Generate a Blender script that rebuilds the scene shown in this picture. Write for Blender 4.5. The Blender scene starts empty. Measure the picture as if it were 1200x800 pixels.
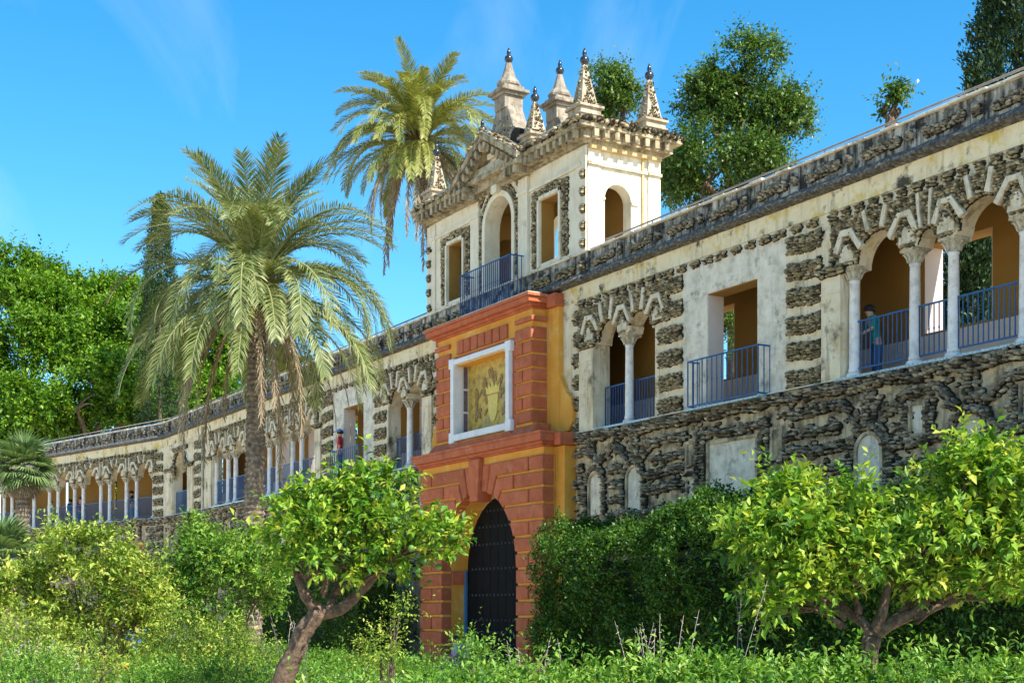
import bpy, bmesh, math, random
import numpy as np
from mathutils import Matrix, Vector
R = math.radians
rng = np.random.default_rng(7)
random.seed(7)
sc = bpy.context.scene
COL = sc.collection

# ------------------------------------------------------------------ camera
CAMX, CAMY, CAMZ = 34.08, -19.4, 1.9
FPX = 1636.0
cam = bpy.data.cameras.new('camera')
camo = bpy.data.objects.new('camera', cam)
COL.objects.link(camo)
camo.location = (CAMX, CAMY, CAMZ)
camo.rotation_euler = (R(90), 0, math.asin(.8648))
cam.sensor_width = 36
cam.lens = 36 * FPX / 1200
cam.shift_y = 315 / 1200
cam.clip_start = .1
cam.clip_end = 2000
sc.camera = camo

def at(px, py, dep):
    """world point seen at photo pixel (1200x800) at a given distance along the view"""
    X = dep * (px - 600) / FPX
    return Vector((CAMX + .5022 * X - .8648 * dep, CAMY + .8648 * X + .5022 * dep, CAMZ + dep * (715 - py) / FPX))

# ------------------------------------------------------------------ light
SUN = Vector((.92, .25, 1.0)).normalized()
w = bpy.data.worlds.new('World'); sc.world = w; w.use_nodes = True
nt = w.node_tree
bg = nt.nodes['Background']
sky = nt.nodes.new('ShaderNodeTexSky'); sky.sky_type = 'NISHITA'; sky.sun_disc = False
sky.sun_elevation = math.asin(SUN.z)
sky.sun_rotation = math.atan2(SUN.x, SUN.y)
sky.air_density = 1.0; sky.dust_density = .2; sky.ozone_density = 3.0
hs = nt.nodes.new('ShaderNodeHueSaturation'); hs.inputs['Saturation'].default_value = 1.38
hs.inputs['Hue'].default_value = .49
nt.links.new(sky.outputs[0], hs.inputs['Color'])
tc = nt.nodes.new('ShaderNodeTexCoord'); mpn = nt.nodes.new('ShaderNodeMapping'); mpn.inputs['Scale'].default_value = (2.2, 5.5, 3.0); mpn.inputs['Rotation'].default_value = (.3, .2, .9)
nt.links.new(tc.outputs['Generated'], mpn.inputs['Vector'])
cn = nt.nodes.new('ShaderNodeTexNoise'); cn.inputs['Scale'].default_value = 1.3; cn.inputs['Detail'].default_value = 9; cn.inputs['Roughness'].default_value = .55; cn.inputs['Distortion'].default_value = .6
nt.links.new(mpn.outputs[0], cn.inputs['Vector'])
cr_ = nt.nodes.new('ShaderNodeMapRange'); cr_.inputs[1].default_value = .56; cr_.inputs[2].default_value = .82; cr_.inputs[4].default_value = .22
nt.links.new(cn.outputs['Fac'], cr_.inputs[0])
cm_ = nt.nodes.new('ShaderNodeMix'); cm_.data_type = 'RGBA'; cm_.inputs[7].default_value = (4.6, 5.2, 6.0, 1)
nt.links.new(cr_.outputs[0], cm_.inputs[0]); nt.links.new(hs.outputs[0], cm_.inputs[6])
nt.links.new(cm_.outputs[2], bg.inputs['Color'])
bg.inputs['Strength'].default_value = .125
sun = bpy.data.lights.new('sun', 'SUN'); sun.energy = 5.0; sun.angle = R(.5); sun.color = (1, .94, .83)
suno = bpy.data.objects.new('sun', sun); COL.objects.link(suno)
suno.rotation_euler = SUN.to_track_quat('Z', 'Y').to_euler()
sc.view_settings.view_transform = 'Standard'
sc.view_settings.look = 'None'
sc.view_settings.exposure = 1.05
sc.view_settings.gamma = 1
sc.view_settings.use_curve_mapping = False

# ------------------------------------------------------------------ materials
def nn(t, kind, **kw):
    n = t.nodes.new(kind)
    for k, v in kw.items(): setattr(n, k, v)
    return n
def ramp(t, fac, cols, pos=None, interp='LINEAR'):
    r = nn(t, 'ShaderNodeValToRGB'); e = r.color_ramp; e.interpolation = interp
    n = len(cols)
    while len(e.elements) < n: e.elements.new(.5)
    for i, c in enumerate(cols):
        e.elements[i].position = pos[i] if pos else i / max(1, n - 1)
        e.elements[i].color = (c[0], c[1], c[2], 1)
    t.links.new(fac, r.inputs['Fac'])
    return r.outputs['Color']
def noise(t, vec, scale, detail=6, rough=.6):
    n = nn(t, 'ShaderNodeTexNoise'); n.inputs['Scale'].default_value = scale
    n.inputs['Detail'].default_value = detail; n.inputs['Roughness'].default_value = rough
    t.links.new(vec, n.inputs['Vector']); return n.outputs['Fac']
def mixc(t, fac, a, b, mode='MIX'):
    m = nn(t, 'ShaderNodeMix', data_type='RGBA', blend_type=mode)
    if isinstance(fac, float): m.inputs[0].default_value = fac
    else: t.links.new(fac, m.inputs[0])
    for i, v in ((6, a), (7, b)):
        if isinstance(v, tuple): m.inputs[i].default_value = (*v[:3], 1)
        else: t.links.new(v, m.inputs[i])
    return m.outputs[2]
def mat(name, cols, scale=2.0, rough=.85, bump=.0, bscale=30, stain=None, streak=None, rand=0., metal=0., spec=.3, pos=None, extra=None):
    m = bpy.data.materials.new(name); m.use_nodes = True; t = m.node_tree
    b = t.nodes['Principled BSDF']
    b.inputs['Roughness'].default_value = rough; b.inputs['Metallic'].default_value = metal
    b.inputs['Specular IOR Level'].default_value = spec
    g = nn(t, 'ShaderNodeNewGeometry'); P = g.outputs['Position']
    c = ramp(t, noise(t, P, scale), cols, pos or [.3 + .4 * i / max(1, len(cols) - 1) for i in range(len(cols))])
    if streak:      # (colour, low, high): rain streaks running down the wall
        mp = nn(t, 'ShaderNodeMapping'); mp.inputs['Scale'].default_value = (5, 5, .55)
        t.links.new(P, mp.inputs['Vector'])
        f = ramp(t, noise(t, mp.outputs[0], 1.2, 8, .65), [(0, 0, 0), (1, 1, 1)], [streak[1], streak[2]])
        c = mixc(t, f, c, streak[0])
    if stain:       # (colour, scale, low, high)
        f = ramp(t, noise(t, P, stain[1], 9, .7), [(0, 0, 0), (1, 1, 1)], [stain[2], stain[3]])
        c = mixc(t, f, c, stain[0])
    if extra:
        f = ramp(t, noise(t, P, extra[1], 9, .7), [(0, 0, 0), (1, 1, 1)], [extra[2], extra[3]])
        c = mixc(t, f, c, extra[0])
    if rand:
        oi = nn(t, 'ShaderNodeObjectInfo')
        mr = nn(t, 'ShaderNodeMapRange'); t.links.new(oi.outputs['Random'], mr.inputs[0])
        mr.inputs[3].default_value = 1 - rand; mr.inputs[4].default_value = 1 + rand
        hv = nn(t, 'ShaderNodeHueSaturation'); t.links.new(mr.outputs[0], hv.inputs['Value'])
        t.links.new(c, hv.inputs['Color']); c = hv.outputs[0]
    t.links.new(c, b.inputs['Base Color'])
    if bump:
        bp = nn(t, 'ShaderNodeBump'); bp.inputs['Strength'].default_value = bump; bp.inputs['Distance'].default_value = .05
        t.links.new(noise(t, P, bscale, 8, .65), bp.inputs['Height']); t.links.new(bp.outputs[0], b.inputs['Normal'])
    return m
def leafmat(name, cols, trans=.35, rough=.5, spec=.35, bumpy=False):
    m = bpy.data.materials.new(name); m.use_nodes = True; t = m.node_tree
    b = t.nodes['Principled BSDF']; out = t.nodes['Material Output']
    a = nn(t, 'ShaderNodeAttribute'); a.attribute_name = 'var'
    c = ramp(t, a.outputs['Fac'], cols)
    b.inputs['Roughness'].default_value = rough; b.inputs['Specular IOR Level'].default_value = spec
    t.links.new(c, b.inputs['Base Color'])
    tr = nn(t, 'ShaderNodeBsdfTranslucent')
    t.links.new(mixc(t, 1.0, c, (1.0, 1.0, .45), 'MULTIPLY'), tr.inputs['Color'])
    mx = nn(t, 'ShaderNodeMixShader'); mx.inputs[0].default_value = trans
    t.links.new(b.outputs[0], mx.inputs[1]); t.links.new(tr.outputs[0], mx.inputs[2])
    t.links.new(mx.outputs[0], out.inputs['Surface'])
    return m
M = {}
M['plaster'] = mat('plaster', [(.56, .45, .28), (.70, .60, .42), (.76, .68, .51)], 1.6, .9, .35, 26, streak=((.20, .155, .08), .52, .76), stain=((.085, .07, .045), 1.4, .54, .68), extra=((.50, .36, .10), 2.3, .56, .70))
M['rib'] = mat('stucco_rib_plaster', [(.50, .41, .27), (.66, .57, .41), (.74, .67, .53)], 6, .9, .5, 26, streak=((.22, .175, .10), .50, .76))
M['frieze'] = mat('frieze_plaster', [(.60, .48, .29), (.74, .63, .42), (.78, .70, .51)], 1.3, .9, .3, 22, streak=((.24, .20, .10), .54, .78), stain=((.06, .055, .04), 1.6, .54, .64), extra=((.58, .42, .07), 1.7, .52, .66))
M['oldplaster'] = mat('weathered_white_plaster', [(.46, .41, .31), (.67, .61, .49), (.79, .73, .60)], 3.2, .92, .5, 18, streak=((.20, .19, .17), .56, .85), stain=((.15, .14, .12), 2.6, .54, .70), extra=((.62, .52, .34), 1.2, .58, .7))
M['lowplaster'] = mat('stained_base_plaster', [(.32, .25, .15), (.54, .44, .28), (.66, .56, .39)], 2.2, .95, .5, 14, streak=((.10, .075, .045), .46, .72), stain=((.045, .04, .034), 1.6, .48, .64), extra=((.34, .16, .10), 2.0, .62, .74))
M['parapet'] = mat('parapet_plaster', [(.26, .245, .21), (.46, .43, .37), (.62, .58, .49)], 3.0, .95, .6, 20, streak=((.05, .048, .042), .43, .60), stain=((.035, .033, .03), 2.2, .47, .58))
M['towerplaster'] = mat('cream_plaster', [(.62, .53, .37), (.72, .64, .48), (.78, .71, .57)], 1.6, .85, .2, 18, streak=((.40, .32, .19), .54, .85), stain=((.36, .29, .18), 1.5, .58, .74))
def rockmat(name, cols, stain, lichen):
    m = mat(name, cols, 9, .95, .8, 45, stain=stain, extra=lichen); t = m.node_tree; b = t.nodes['Principled BSDF']
    src = b.inputs['Base Color'].links[0].from_socket
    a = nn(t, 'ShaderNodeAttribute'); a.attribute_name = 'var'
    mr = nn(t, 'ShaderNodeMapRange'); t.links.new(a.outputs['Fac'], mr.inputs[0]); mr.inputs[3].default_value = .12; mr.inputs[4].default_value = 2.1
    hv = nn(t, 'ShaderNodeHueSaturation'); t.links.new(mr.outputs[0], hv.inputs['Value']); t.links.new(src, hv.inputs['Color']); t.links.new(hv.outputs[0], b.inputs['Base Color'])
    return m
M['rock_old'] = mat('tufa_stone', [(.085, .07, .05), (.24, .205, .145), (.40, .345, .24)], 9, .95, .9, 40, stain=((.035, .032, .028), 2.2, .52, .66), extra=((.34, .29, .09), 3.2, .60, .72), rand=.12)
M['darkrock_old'] = mat('dark_tufa_stone', [(.055, .05, .043), (.16, .145, .12), (.30, .27, .215)], 8, .95, .9, 36, stain=((.025, .024, .025), 1.6, .50, .64), extra=((.30, .26, .10), 2.8, .62, .74), rand=.12)
M['cornice'] = mat('weathered_cornice', [(.27, .205, .12), (.44, .355, .22), (.58, .49, .35)], 5, .9, .5, 24, streak=((.13, .10, .055), .46, .70), stain=((.085, .07, .045), 2.2, .50, .66))
M['urnstone'] = mat('weathered_urn_stone', [(.17, .14, .105), (.30, .25, .19), (.42, .36, .28)], 5, .9, .5, 24, streak=((.10, .085, .06), .48, .72))
M['obelisk'] = mat('obelisk_stone', [(.30, .23, .15), (.44, .355, .25), (.55, .46, .34)], 5, .9, .5, 24, streak=((.14, .11, .07), .50, .74))
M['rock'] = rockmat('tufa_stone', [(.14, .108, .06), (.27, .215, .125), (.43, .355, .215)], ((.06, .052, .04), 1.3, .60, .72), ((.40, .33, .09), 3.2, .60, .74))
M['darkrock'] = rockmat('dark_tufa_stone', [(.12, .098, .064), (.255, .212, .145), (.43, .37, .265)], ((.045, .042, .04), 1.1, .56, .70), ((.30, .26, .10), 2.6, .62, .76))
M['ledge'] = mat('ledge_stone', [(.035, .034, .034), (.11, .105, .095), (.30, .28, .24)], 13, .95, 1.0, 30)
M['marble'] = mat('column_marble', [(.50, .47, .44), (.68, .65, .61), (.74, .72, .69)], 6, .6, .12, 40, stain=((.34, .30, .27), 8, .58, .74), rand=.08)
M['capital'] = mat('capital_stone', [(.30, .26, .18), (.50, .44, .32), (.60, .55, .44)], 8, .9, .5, 40, stain=((.09, .08, .06), 5, .55, .7))
M['red'] = mat('red_painted_stucco', [(.37, .092, .036), (.44, .118, .048), (.49, .15, .068)], 3.5, .85, .25, 30, streak=((.22, .075, .045), .54, .80), stain=((.52, .20, .11), 2.4, .56, .74), extra=((.19, .065, .04), 5.0, .60, .72), rand=.12)
M['ochre'] = mat('ochre_stucco', [(.60, .27, .035), (.67, .31, .045), (.71, .36, .065)], 2.0, .85, .15, 24, streak=((.38, .19, .045), .54, .82), stain=((.72, .46, .17), 2.0, .56, .74))
M['paleochre'] = mat('faded_ochre', [(.42, .27, .11), (.52, .36, .17), (.60, .45, .25)], 3, .85, .15, 24)
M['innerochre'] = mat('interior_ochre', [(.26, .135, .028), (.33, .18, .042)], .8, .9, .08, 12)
M['jamb'] = mat('interior_jamb', [(.60, .49, .42), (.68, .58, .50)], 1.2, .9, .1, 16)
M['white'] = mat('white_frame_stone', [(.66, .66, .66), (.78, .78, .78)], 3, .6, .1, 20, streak=((.5, .5, .5), .6, .9))
M['iron'] = mat('blue_painted_iron', [(.005, .055, .16), (.009, .09, .25)], 5, .45, 0, spec=.5)
M['grey_iron'] = mat('brown_iron_rail', [(.22, .17, .13), (.34, .28, .23)], 4, .6)
M['tile'] = mat('glazed_tile', [(.03, .10, .28), (.12, .32, .45), (.55, .58, .52), (.05, .18, .36)], 26, .25, 0, spec=.6)
M['tileblue'] = mat('blue_roof_tile', [(.03, .08, .24), (.10, .20, .42), (.25, .32, .42)], 14, .3, 0, spec=.6)
M['doorwood'] = mat('dark_studded_door', [(.004, .0045, .005), (.009, .009, .009)], 6, .75, .1, 30, spec=.12)
M['stud'] = mat('door_stud', [(.05, .05, .06), (.09, .09, .1)], 5, .35, 0, metal=.8)
M['bluewood'] = mat('blue_door_frame', [(.05, .16, .30), (.07, .20, .36)], 3, .6)
M['mosaic'] = mat('gold_mosaic', [(.20, .13, .05), (.42, .28, .06), (.60, .42, .08), (.48, .25, .06)], 5.0, .45, .3, 60, stain=((.20, .18, .13), 1.1, .54, .72))
M['gold'] = mat('gold_relief', [(.60, .43, .07), (.78, .63, .18)], 12, .45, .3, 60)
M['browngold'] = mat('brown_relief', [(.20, .12, .05), (.36, .24, .07)], 14, .6, .3, 60)
M['pane'] = mat('reveal_pane', [(.10, .07, .09), (.2, .15, .15)], 8, .4)
M['blackball'] = mat('black_glazed_ball', [(.012, .012, .015), (.03, .03, .035)], 6, .25, 0, spec=.6)
M['soil'] = mat('pale_sand', [(.50, .41, .28), (.60, .51, .37), (.66, .58, .44)], .8, .95, .3, 30)
M['bark'] = mat('bark', [(.06, .04, .028), (.15, .105, .07), (.24, .18, .13)], 14, .95, 1.0, 26)
M['redbark'] = mat('red_brown_bark', [(.05, .033, .023), (.13, .085, .055), (.23, .16, .11)], 16, .9, .7, 30)
M['palmtrunk'] = mat('palm_trunk', [(.075, .058, .042), (.175, .138, .10), (.32, .255, .19)], 10, .95, 1.0, 22)
M['fibre'] = mat('palm_fibre', [(.10, .06, .03), (.22, .13, .06)], 20, .95, .8, 40)
M['fruit'] = mat('green_orange_fruit', [(.05, .13, .025), (.12, .22, .04)], 6, .4, .1, 60)
M['twig'] = mat('dry_twig', [(.36, .30, .24), (.52, .45, .38)], 8, .9)
M['terracotta'] = mat('terracotta', [(.42, .15, .07), (.50, .20, .10)], 5, .7)
M['skin'] = mat('skin', [(.50, .29, .20), (.56, .33, .23)], 3, .6)
M['hair'] = mat('dark_hair', [(.015, .011, .009), (.03, .02, .016)], 20, .6)
for k, c in dict(cloth_red=(.42, .02, .03), cloth_teal=(.02, .26, .20), cloth_black=(.012, .012, .015), cloth_blue=(.06, .22, .55), cloth_jeans=(.06, .11, .22), cloth_white=(.7, .7, .72), cloth_grey=(.30, .34, .42), cloth_sky=(.10, .30, .46), cloth_maroon=(.16, .03, .05), cloth_cap=(.05, .20, .50)).items():
    M[k] = mat(k, [tuple(v * .85 for v in c), c], 6, .9, .15, 20)
M['leaf_orange'] = leafmat('orange_tree_leaf', [(.035, .11, .010), (.08, .21, .015), (.16, .31, .022), (.28, .42, .035), (.44, .47, .05)], .35)
M['leaf_orange2'] = leafmat('sunny_orange_tree_leaf', [(.035, .11, .010), (.09, .22, .015), (.18, .33, .022), (.30, .43, .04), (.46, .48, .06)], .36)
M['leaf_bush'] = leafmat('yellow_bush_leaf', [(.05, .11, .012), (.16, .26, .022), (.31, .40, .05), (.48, .50, .10)], .32)
M['leaf_green'] = leafmat('green_bush_leaf', [(.04, .12, .012), (.09, .22, .02), (.19, .33, .035), (.32, .41, .07)], .32)
M['leaf_hedge'] = leafmat('dark_hedge_leaf', [(.02, .06, .008), (.04, .11, .012), (.08, .18, .018), (.15, .25, .03)], .25, .45)
M['leaf_shrub'] = leafmat('shrub_leaf', [(.035, .11, .012), (.09, .22, .02), (.17, .34, .035), (.30, .42, .07)], .35)
M['leaf_far'] = leafmat('far_tree_leaf', [(.03, .10, .008), (.08, .20, .012), (.16, .31, .018), (.27, .40, .03)], .35)
M['leaf_dark'] = leafmat('evergreen_leaf', [(.025, .07, .012), (.06, .13, .02), (.11, .20, .035), (.20, .27, .06)], .25, .4)
M['leaf_cypress'] = leafmat('cypress_leaf', [(.012, .035, .012), (.03, .065, .02), (.06, .11, .03)], .1, .7)
M['frond'] = leafmat('palm_frond', [(.06, .10, .02), (.13, .18, .045), (.25, .28, .10), (.46, .45, .24)], .25, .5)
M['frond2'] = leafmat('yellow_palm_frond', [(.08, .12, .02), (.18, .21, .045), (.32, .33, .08), (.46, .42, .15)], .25, .5)
M['frond_dead'] = leafmat('dry_palm_frond', [(.13, .095, .05), (.26, .20, .125), (.44, .36, .25)], .2, .8)
M['fan'] = leafmat('fan_palm_leaf', [(.04, .10, .03), (.09, .17, .05), (.20, .28, .11), (.34, .38, .2)], .25, .45)

# ------------------------------------------------------------------ object helpers
XF = Matrix.Identity(4)
def link(name, me, m=None, parent=None, label=None, cat=None, group=None, kind=None):
    o = bpy.data.objects.new(name, me); COL.objects.link(o)
    if m is not None and me is not None and not me.materials: me.materials.append(M[m])
    if parent is not None:
        o.parent = parent
        if parent.get('root'): o.matrix_local = XF.copy()
    return tag(o, label, cat, group, kind)
def tag(o, label=None, cat=None, group=None, kind=None):
    if label: o['label'] = label
    if cat: o['category'] = cat
    if group: o['group'] = group
    if kind: o['kind'] = kind
    return o
def empty(name, loc, label, cat, group=None):
    o = bpy.data.objects.new(name, None); COL.objects.link(o); o.location = loc; o.empty_display_size = .2
    return tag(o, label, cat, group)
def npmesh(name, V, F, smooth=False, var=None):
    V = np.asarray(V, dtype=np.float32).reshape(-1, 3); F = np.asarray(F, dtype=np.int32)
    k = F.shape[1]; me = bpy.data.meshes.new(name)
    me.vertices.add(len(V)); me.vertices.foreach_set('co', V.ravel())
    me.loops.add(F.size); me.loops.foreach_set('vertex_index', F.ravel())
    me.polygons.add(len(F)); me.polygons.foreach_set('loop_start', np.arange(0, F.size, k, dtype=np.int32))
    me.polygons.foreach_set('loop_total', np.full(len(F), k, dtype=np.int32))
    if smooth: me.polygons.foreach_set('use_smooth', np.ones(len(F), dtype=bool))
    me.update(calc_edges=True)
    if var is not None:
        a = me.attributes.new('var', 'FLOAT', 'POINT'); a.data.foreach_set('value', np.asarray(var, dtype=np.float32))
    return me

class MB:
    def __init__(s): s.v = []; s.f = []
    def add(s, vs, fs):
        n = len(s.v); s.v += [tuple(v) for v in vs]; s.f += [tuple(n + i for i in f) for f in fs]; return s
    def box(s, x0, x1, y0, y1, z0, z1, c=0.):
        if x0 > x1: x0, x1 = x1, x0
        if c <= 0:
            return s.add([(x0, y0, z0), (x1, y0, z0), (x1, y1, z0), (x0, y1, z0), (x0, y0, z1), (x1, y0, z1), (x1, y1, z1), (x0, y1, z1)],
                         [(0, 3, 2, 1), (4, 5, 6, 7), (0, 1, 5, 4), (1, 2, 6, 5), (2, 3, 7, 6), (3, 0, 4, 7)])
        vs = []; X = (x0, x1); Y = (y0, y1); Z = (z0, z1)
        idx = {}
        for i in (0, 1):
            for j in (0, 1):
                for k in (0, 1):
                    sx, sy, sz = (1 if i == 0 else -1), (1 if j == 0 else -1), (1 if k == 0 else -1)
                    for ax in range(3):
                        p = [X[i] + sx * c, Y[j] + sy * c, Z[k] + sz * c]; p[ax] = (X[i], Y[j], Z[k])[ax]
                        idx[(i, j, k, ax)] = len(vs); vs.append(p)
        fs = []
        for a in (0, 1):
            fs.append([idx[(a, j, k, 0)] for j, k in ((0, 0), (1, 0), (1, 1), (0, 1))][::(1 if a else -1)])
            fs.append([idx[(i, a, k, 1)] for i, k in ((0, 0), (0, 1), (1, 1), (1, 0))][::(1 if a else -1)])
            fs.append([idx[(i, j, a, 2)] for i, j in ((0, 0), (1, 0), (1, 1), (0, 1))][::(1 if a else -1)])
        for i in (0, 1):
            for j in (0, 1):
                fs.append([idx[(i, j, 0, 0)], idx[(i, j, 1, 0)], idx[(i, j, 1, 1)], idx[(i, j, 0, 1)]])
                fs.append([idx[(i, 0, j, 0)], idx[(i, 1, j, 0)], idx[(i, 1, j, 2)], idx[(i, 0, j, 2)]])
                fs.append([idx[(0, i, j, 1)], idx[(1, i, j, 1)], idx[(1, i, j, 2)], idx[(0, i, j, 2)]])
                for k in (0, 1):
                    fs.append([idx[(i, j, k, 0)], idx[(i, j, k, 1)], idx[(i, j, k, 2)]])
        return s.add(vs, fs)
    def prism(s, poly, y0, y1, c=0., axis='y'):
        """poly of (x,z) extruded from y1 (back) to y0 (front) with a chamfer c on the front edge"""
        a = sum(poly[i][0] * poly[(i + 1) % len(poly)][1] - poly[(i + 1) % len(poly)][0] * poly[i][1] for i in range(len(poly)))
        if a < 0: poly = poly[::-1]
        n = len(poly); P = lambda x, z, y: (x, y, z) if axis == 'y' else (y, x, z)
        rings = [[P(x, z, y1) for x, z in poly]]
        if c > 0:
            rings.append([P(x, z, y0 + (c if y1 > y0 else -c)) for x, z in poly])
            rings.append([P(x, z, y0) for x, z in inset(poly, c)])
        else: rings.append([P(x, z, y0) for x, z in poly])
        vs = [v for r in rings for v in r]; fs = [tuple(range(n))[::-1]]
        for k in range(len(rings) - 1):
            for i in range(n):
                j = (i + 1) % n; fs.append((k * n + i, k * n + j, (k + 1) * n + j, (k + 1) * n + i))
        fs.append(tuple((len(rings) - 1) * n + i for i in range(n)))
        return s.add(vs, fs)
    def archpanel(s, x0, x1, zs, zt, r, y0, y1, cx=None, n=18):
        """wall piece x0..x1, zs..zt with a round-headed cut of radius r springing at zs"""
        if x0 > x1: x0, x1 = x1, x0
        cx = (x0 + x1) / 2 if cx is None else cx
        pts = [(x0, zs)] if cx - r - x0 > 1e-4 else []
        for i in range(n + 1):
            a = math.pi * (1 - i / n); pts.append((cx + r * math.cos(a), zs + r * math.sin(a)))
        if x1 - cx - r > 1e-4: pts.append((x1, zs))
        k = len(pts); vs = []
        for y in (y0, y1):
            vs += [(x, y, z) for x, z in pts]; vs += [(x, y, zt) for x, z in pts]
        fs = []
        for i in range(k - 1):
            fs.append((i, i + 1, k + i + 1, k + i)); fs.append((2 * k + i, 3 * k + i, 3 * k + i + 1, 2 * k + i + 1))
            fs.append((i, 2 * k + i, 2 * k + i + 1, i + 1)); fs.append((k + i, k + i + 1, 3 * k + i + 1, 3 * k + i))
        fs.append((0, k, 3 * k, 2 * k)); fs.append((k - 1, 2 * k + k - 1, 3 * k + k - 1, 2 * k - 1))
        return s.add(vs, fs)
    def lathe(s, prof, cx, cy, n=16, sq=False, rot=0.):
        """prof of (radius, z); sq makes a square section (n=4)"""
        if sq: n = 4; rot = math.pi / 4; k = math.sqrt(2)
        else: k = 1
        vs = []; fs = []
        for r, z in prof:
            for i in range(n):
                a = rot + 2 * math.pi * i / n; vs.append((cx + k * r * math.cos(a), cy + k * r * math.sin(a), z))
        for j in range(len(prof) - 1):
            for i in range(n):
                i2 = (i + 1) % n; fs.append((j * n + i, j * n + i2, (j + 1) * n + i2, (j + 1) * n + i))
        fs.append(tuple(range(n))[::-1]); fs.append(tuple((len(prof) - 1) * n + i for i in range(n)))
        return s.add(vs, fs)
    def tube(s, pts, rad, n=7, jag=0.):
        pts = [Vector(p) for p in pts]; vs = []; fs = []
        if not hasattr(rad, '__len__'): rad = [rad] * len(pts)
        a = None
        for i, p in enumerate(pts):
            t = (pts[min(i + 1, len(pts) - 1)] - pts[max(i - 1, 0)])
            t = t.normalized() if t.length > 1e-9 else Vector((0, 0, 1))
            if a is None: a = t.cross(Vector((0, 0, 1)) if abs(t.z) < .95 else Vector((1, 0, 0))).normalized()
            else:
                a = a - t * a.dot(t); a = a.normalized() if a.length > 1e-6 else t.orthogonal().normalized()
            b = t.cross(a)
            for k in range(n):
                q = 2 * math.pi * k / n; rr = rad[i] * (1 + jag * (random.random() - .5))
                vs.append(p + (a * math.cos(q) + b * math.sin(q)) * rr)
        for i in range(len(pts) - 1):
            for k in range(n):
                k2 = (k + 1) % n; fs.append((i * n + k, i * n + k2, (i + 1) * n + k2, (i + 1) * n + k))
        fs.append(tuple(range(n))[::-1]); fs.append(tuple((len(pts) - 1) * n + k for k in range(n)))
        return s.add(vs, fs)
    def mesh(s, name, smooth=False):
        me = bpy.data.meshes.new(name); me.from_pydata(s.v, [], s.f)
        bm = bmesh.new(); bm.from_mesh(me); bmesh.ops.recalc_face_normals(bm, faces=bm.faces); bm.to_mesh(me); bm.free()
        if smooth: me.polygons.foreach_set('use_smooth', [True] * len(me.polygons))
        me.update(); return me
    def build(s, name, m, parent=None, smooth=False, **kw):
        return link(name, s.mesh(name, smooth), m, parent, **kw)
def inset(poly, c):
    n = len(poly); out = []
    for i in range(n):
        p0, p1, p2 = poly[i - 1], poly[i], poly[(i + 1) % n]
        e1 = Vector((p1[0] - p0[0], p1[1] - p0[1])); e2 = Vector((p2[0] - p1[0], p2[1] - p1[1]))
        if e1.length < 1e-6 or e2.length < 1e-6: out.append(p1); continue
        n1 = Vector((-e1.y, e1.x)).normalized(); n2 = Vector((-e2.y, e2.x)).normalized()
        d = n1 + n2; k = c / max(.3, (1 + n1.dot(n2)) / 2) / 2
        out.append((p1[0] + d.x * k, p1[1] + d.y * k))
    return out

# ------------------------------------------------------------------ rubble stone work
def ico(sub):
    bm = bmesh.new(); bmesh.ops.create_icosphere(bm, subdivisions=sub, radius=1)
    V = np.array([v.co[:] for v in bm.verts]); F = np.array([[v.index for v in f.verts] for f in bm.faces]); bm.free(); return V, F
ICO = {1: ico(1), 2: ico(2)}
def shapes(sub, n=14):
    V, F = ICO[sub]; out = []
    for _ in range(n):
        W = np.sign(V) * np.abs(V) ** .7
        W = W * (1 + rng.uniform(-.26, .26, (len(V), 1))) + rng.uniform(-.08, .08, V.shape); out.append(W)
    return np.array(out)
STONE = {1: shapes(1), 2: shapes(2)}
def stones_mesh(name, P, S, A, sub=2, bed=.85):
    """P centres, S half sizes, A rotation in the wall plane"""
    P = np.asarray(P, float); S = np.asarray(S, float); A = np.asarray(A, float); n0 = len(P)
    var = np.clip(rng.normal(.5, .25, n0), .1, 1)
    if bed:                                   # flat under-stones coloured dark, painting shadow into the crevices
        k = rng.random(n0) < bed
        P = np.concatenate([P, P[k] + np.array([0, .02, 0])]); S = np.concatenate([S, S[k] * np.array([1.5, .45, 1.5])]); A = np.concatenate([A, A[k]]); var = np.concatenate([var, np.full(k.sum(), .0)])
    n = len(P)
    T = STONE[sub][rng.integers(0, len(STONE[sub]), n)] * S[:, None, :]
    c, s = np.cos(A)[:, None], np.sin(A)[:, None]
    x = T[:, :, 0] * c - T[:, :, 2] * s; z = T[:, :, 0] * s + T[:, :, 2] * c
    V = np.stack([x, T[:, :, 1], z], 2) + P[:, None, :]
    F = ICO[sub][1]; k = V.shape[1]
    FF = (F[None] + (np.arange(n) * k)[:, None, None]).reshape(-1, 3)
    return npmesh(name, V, FF, False, np.repeat(var, k))
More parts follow.
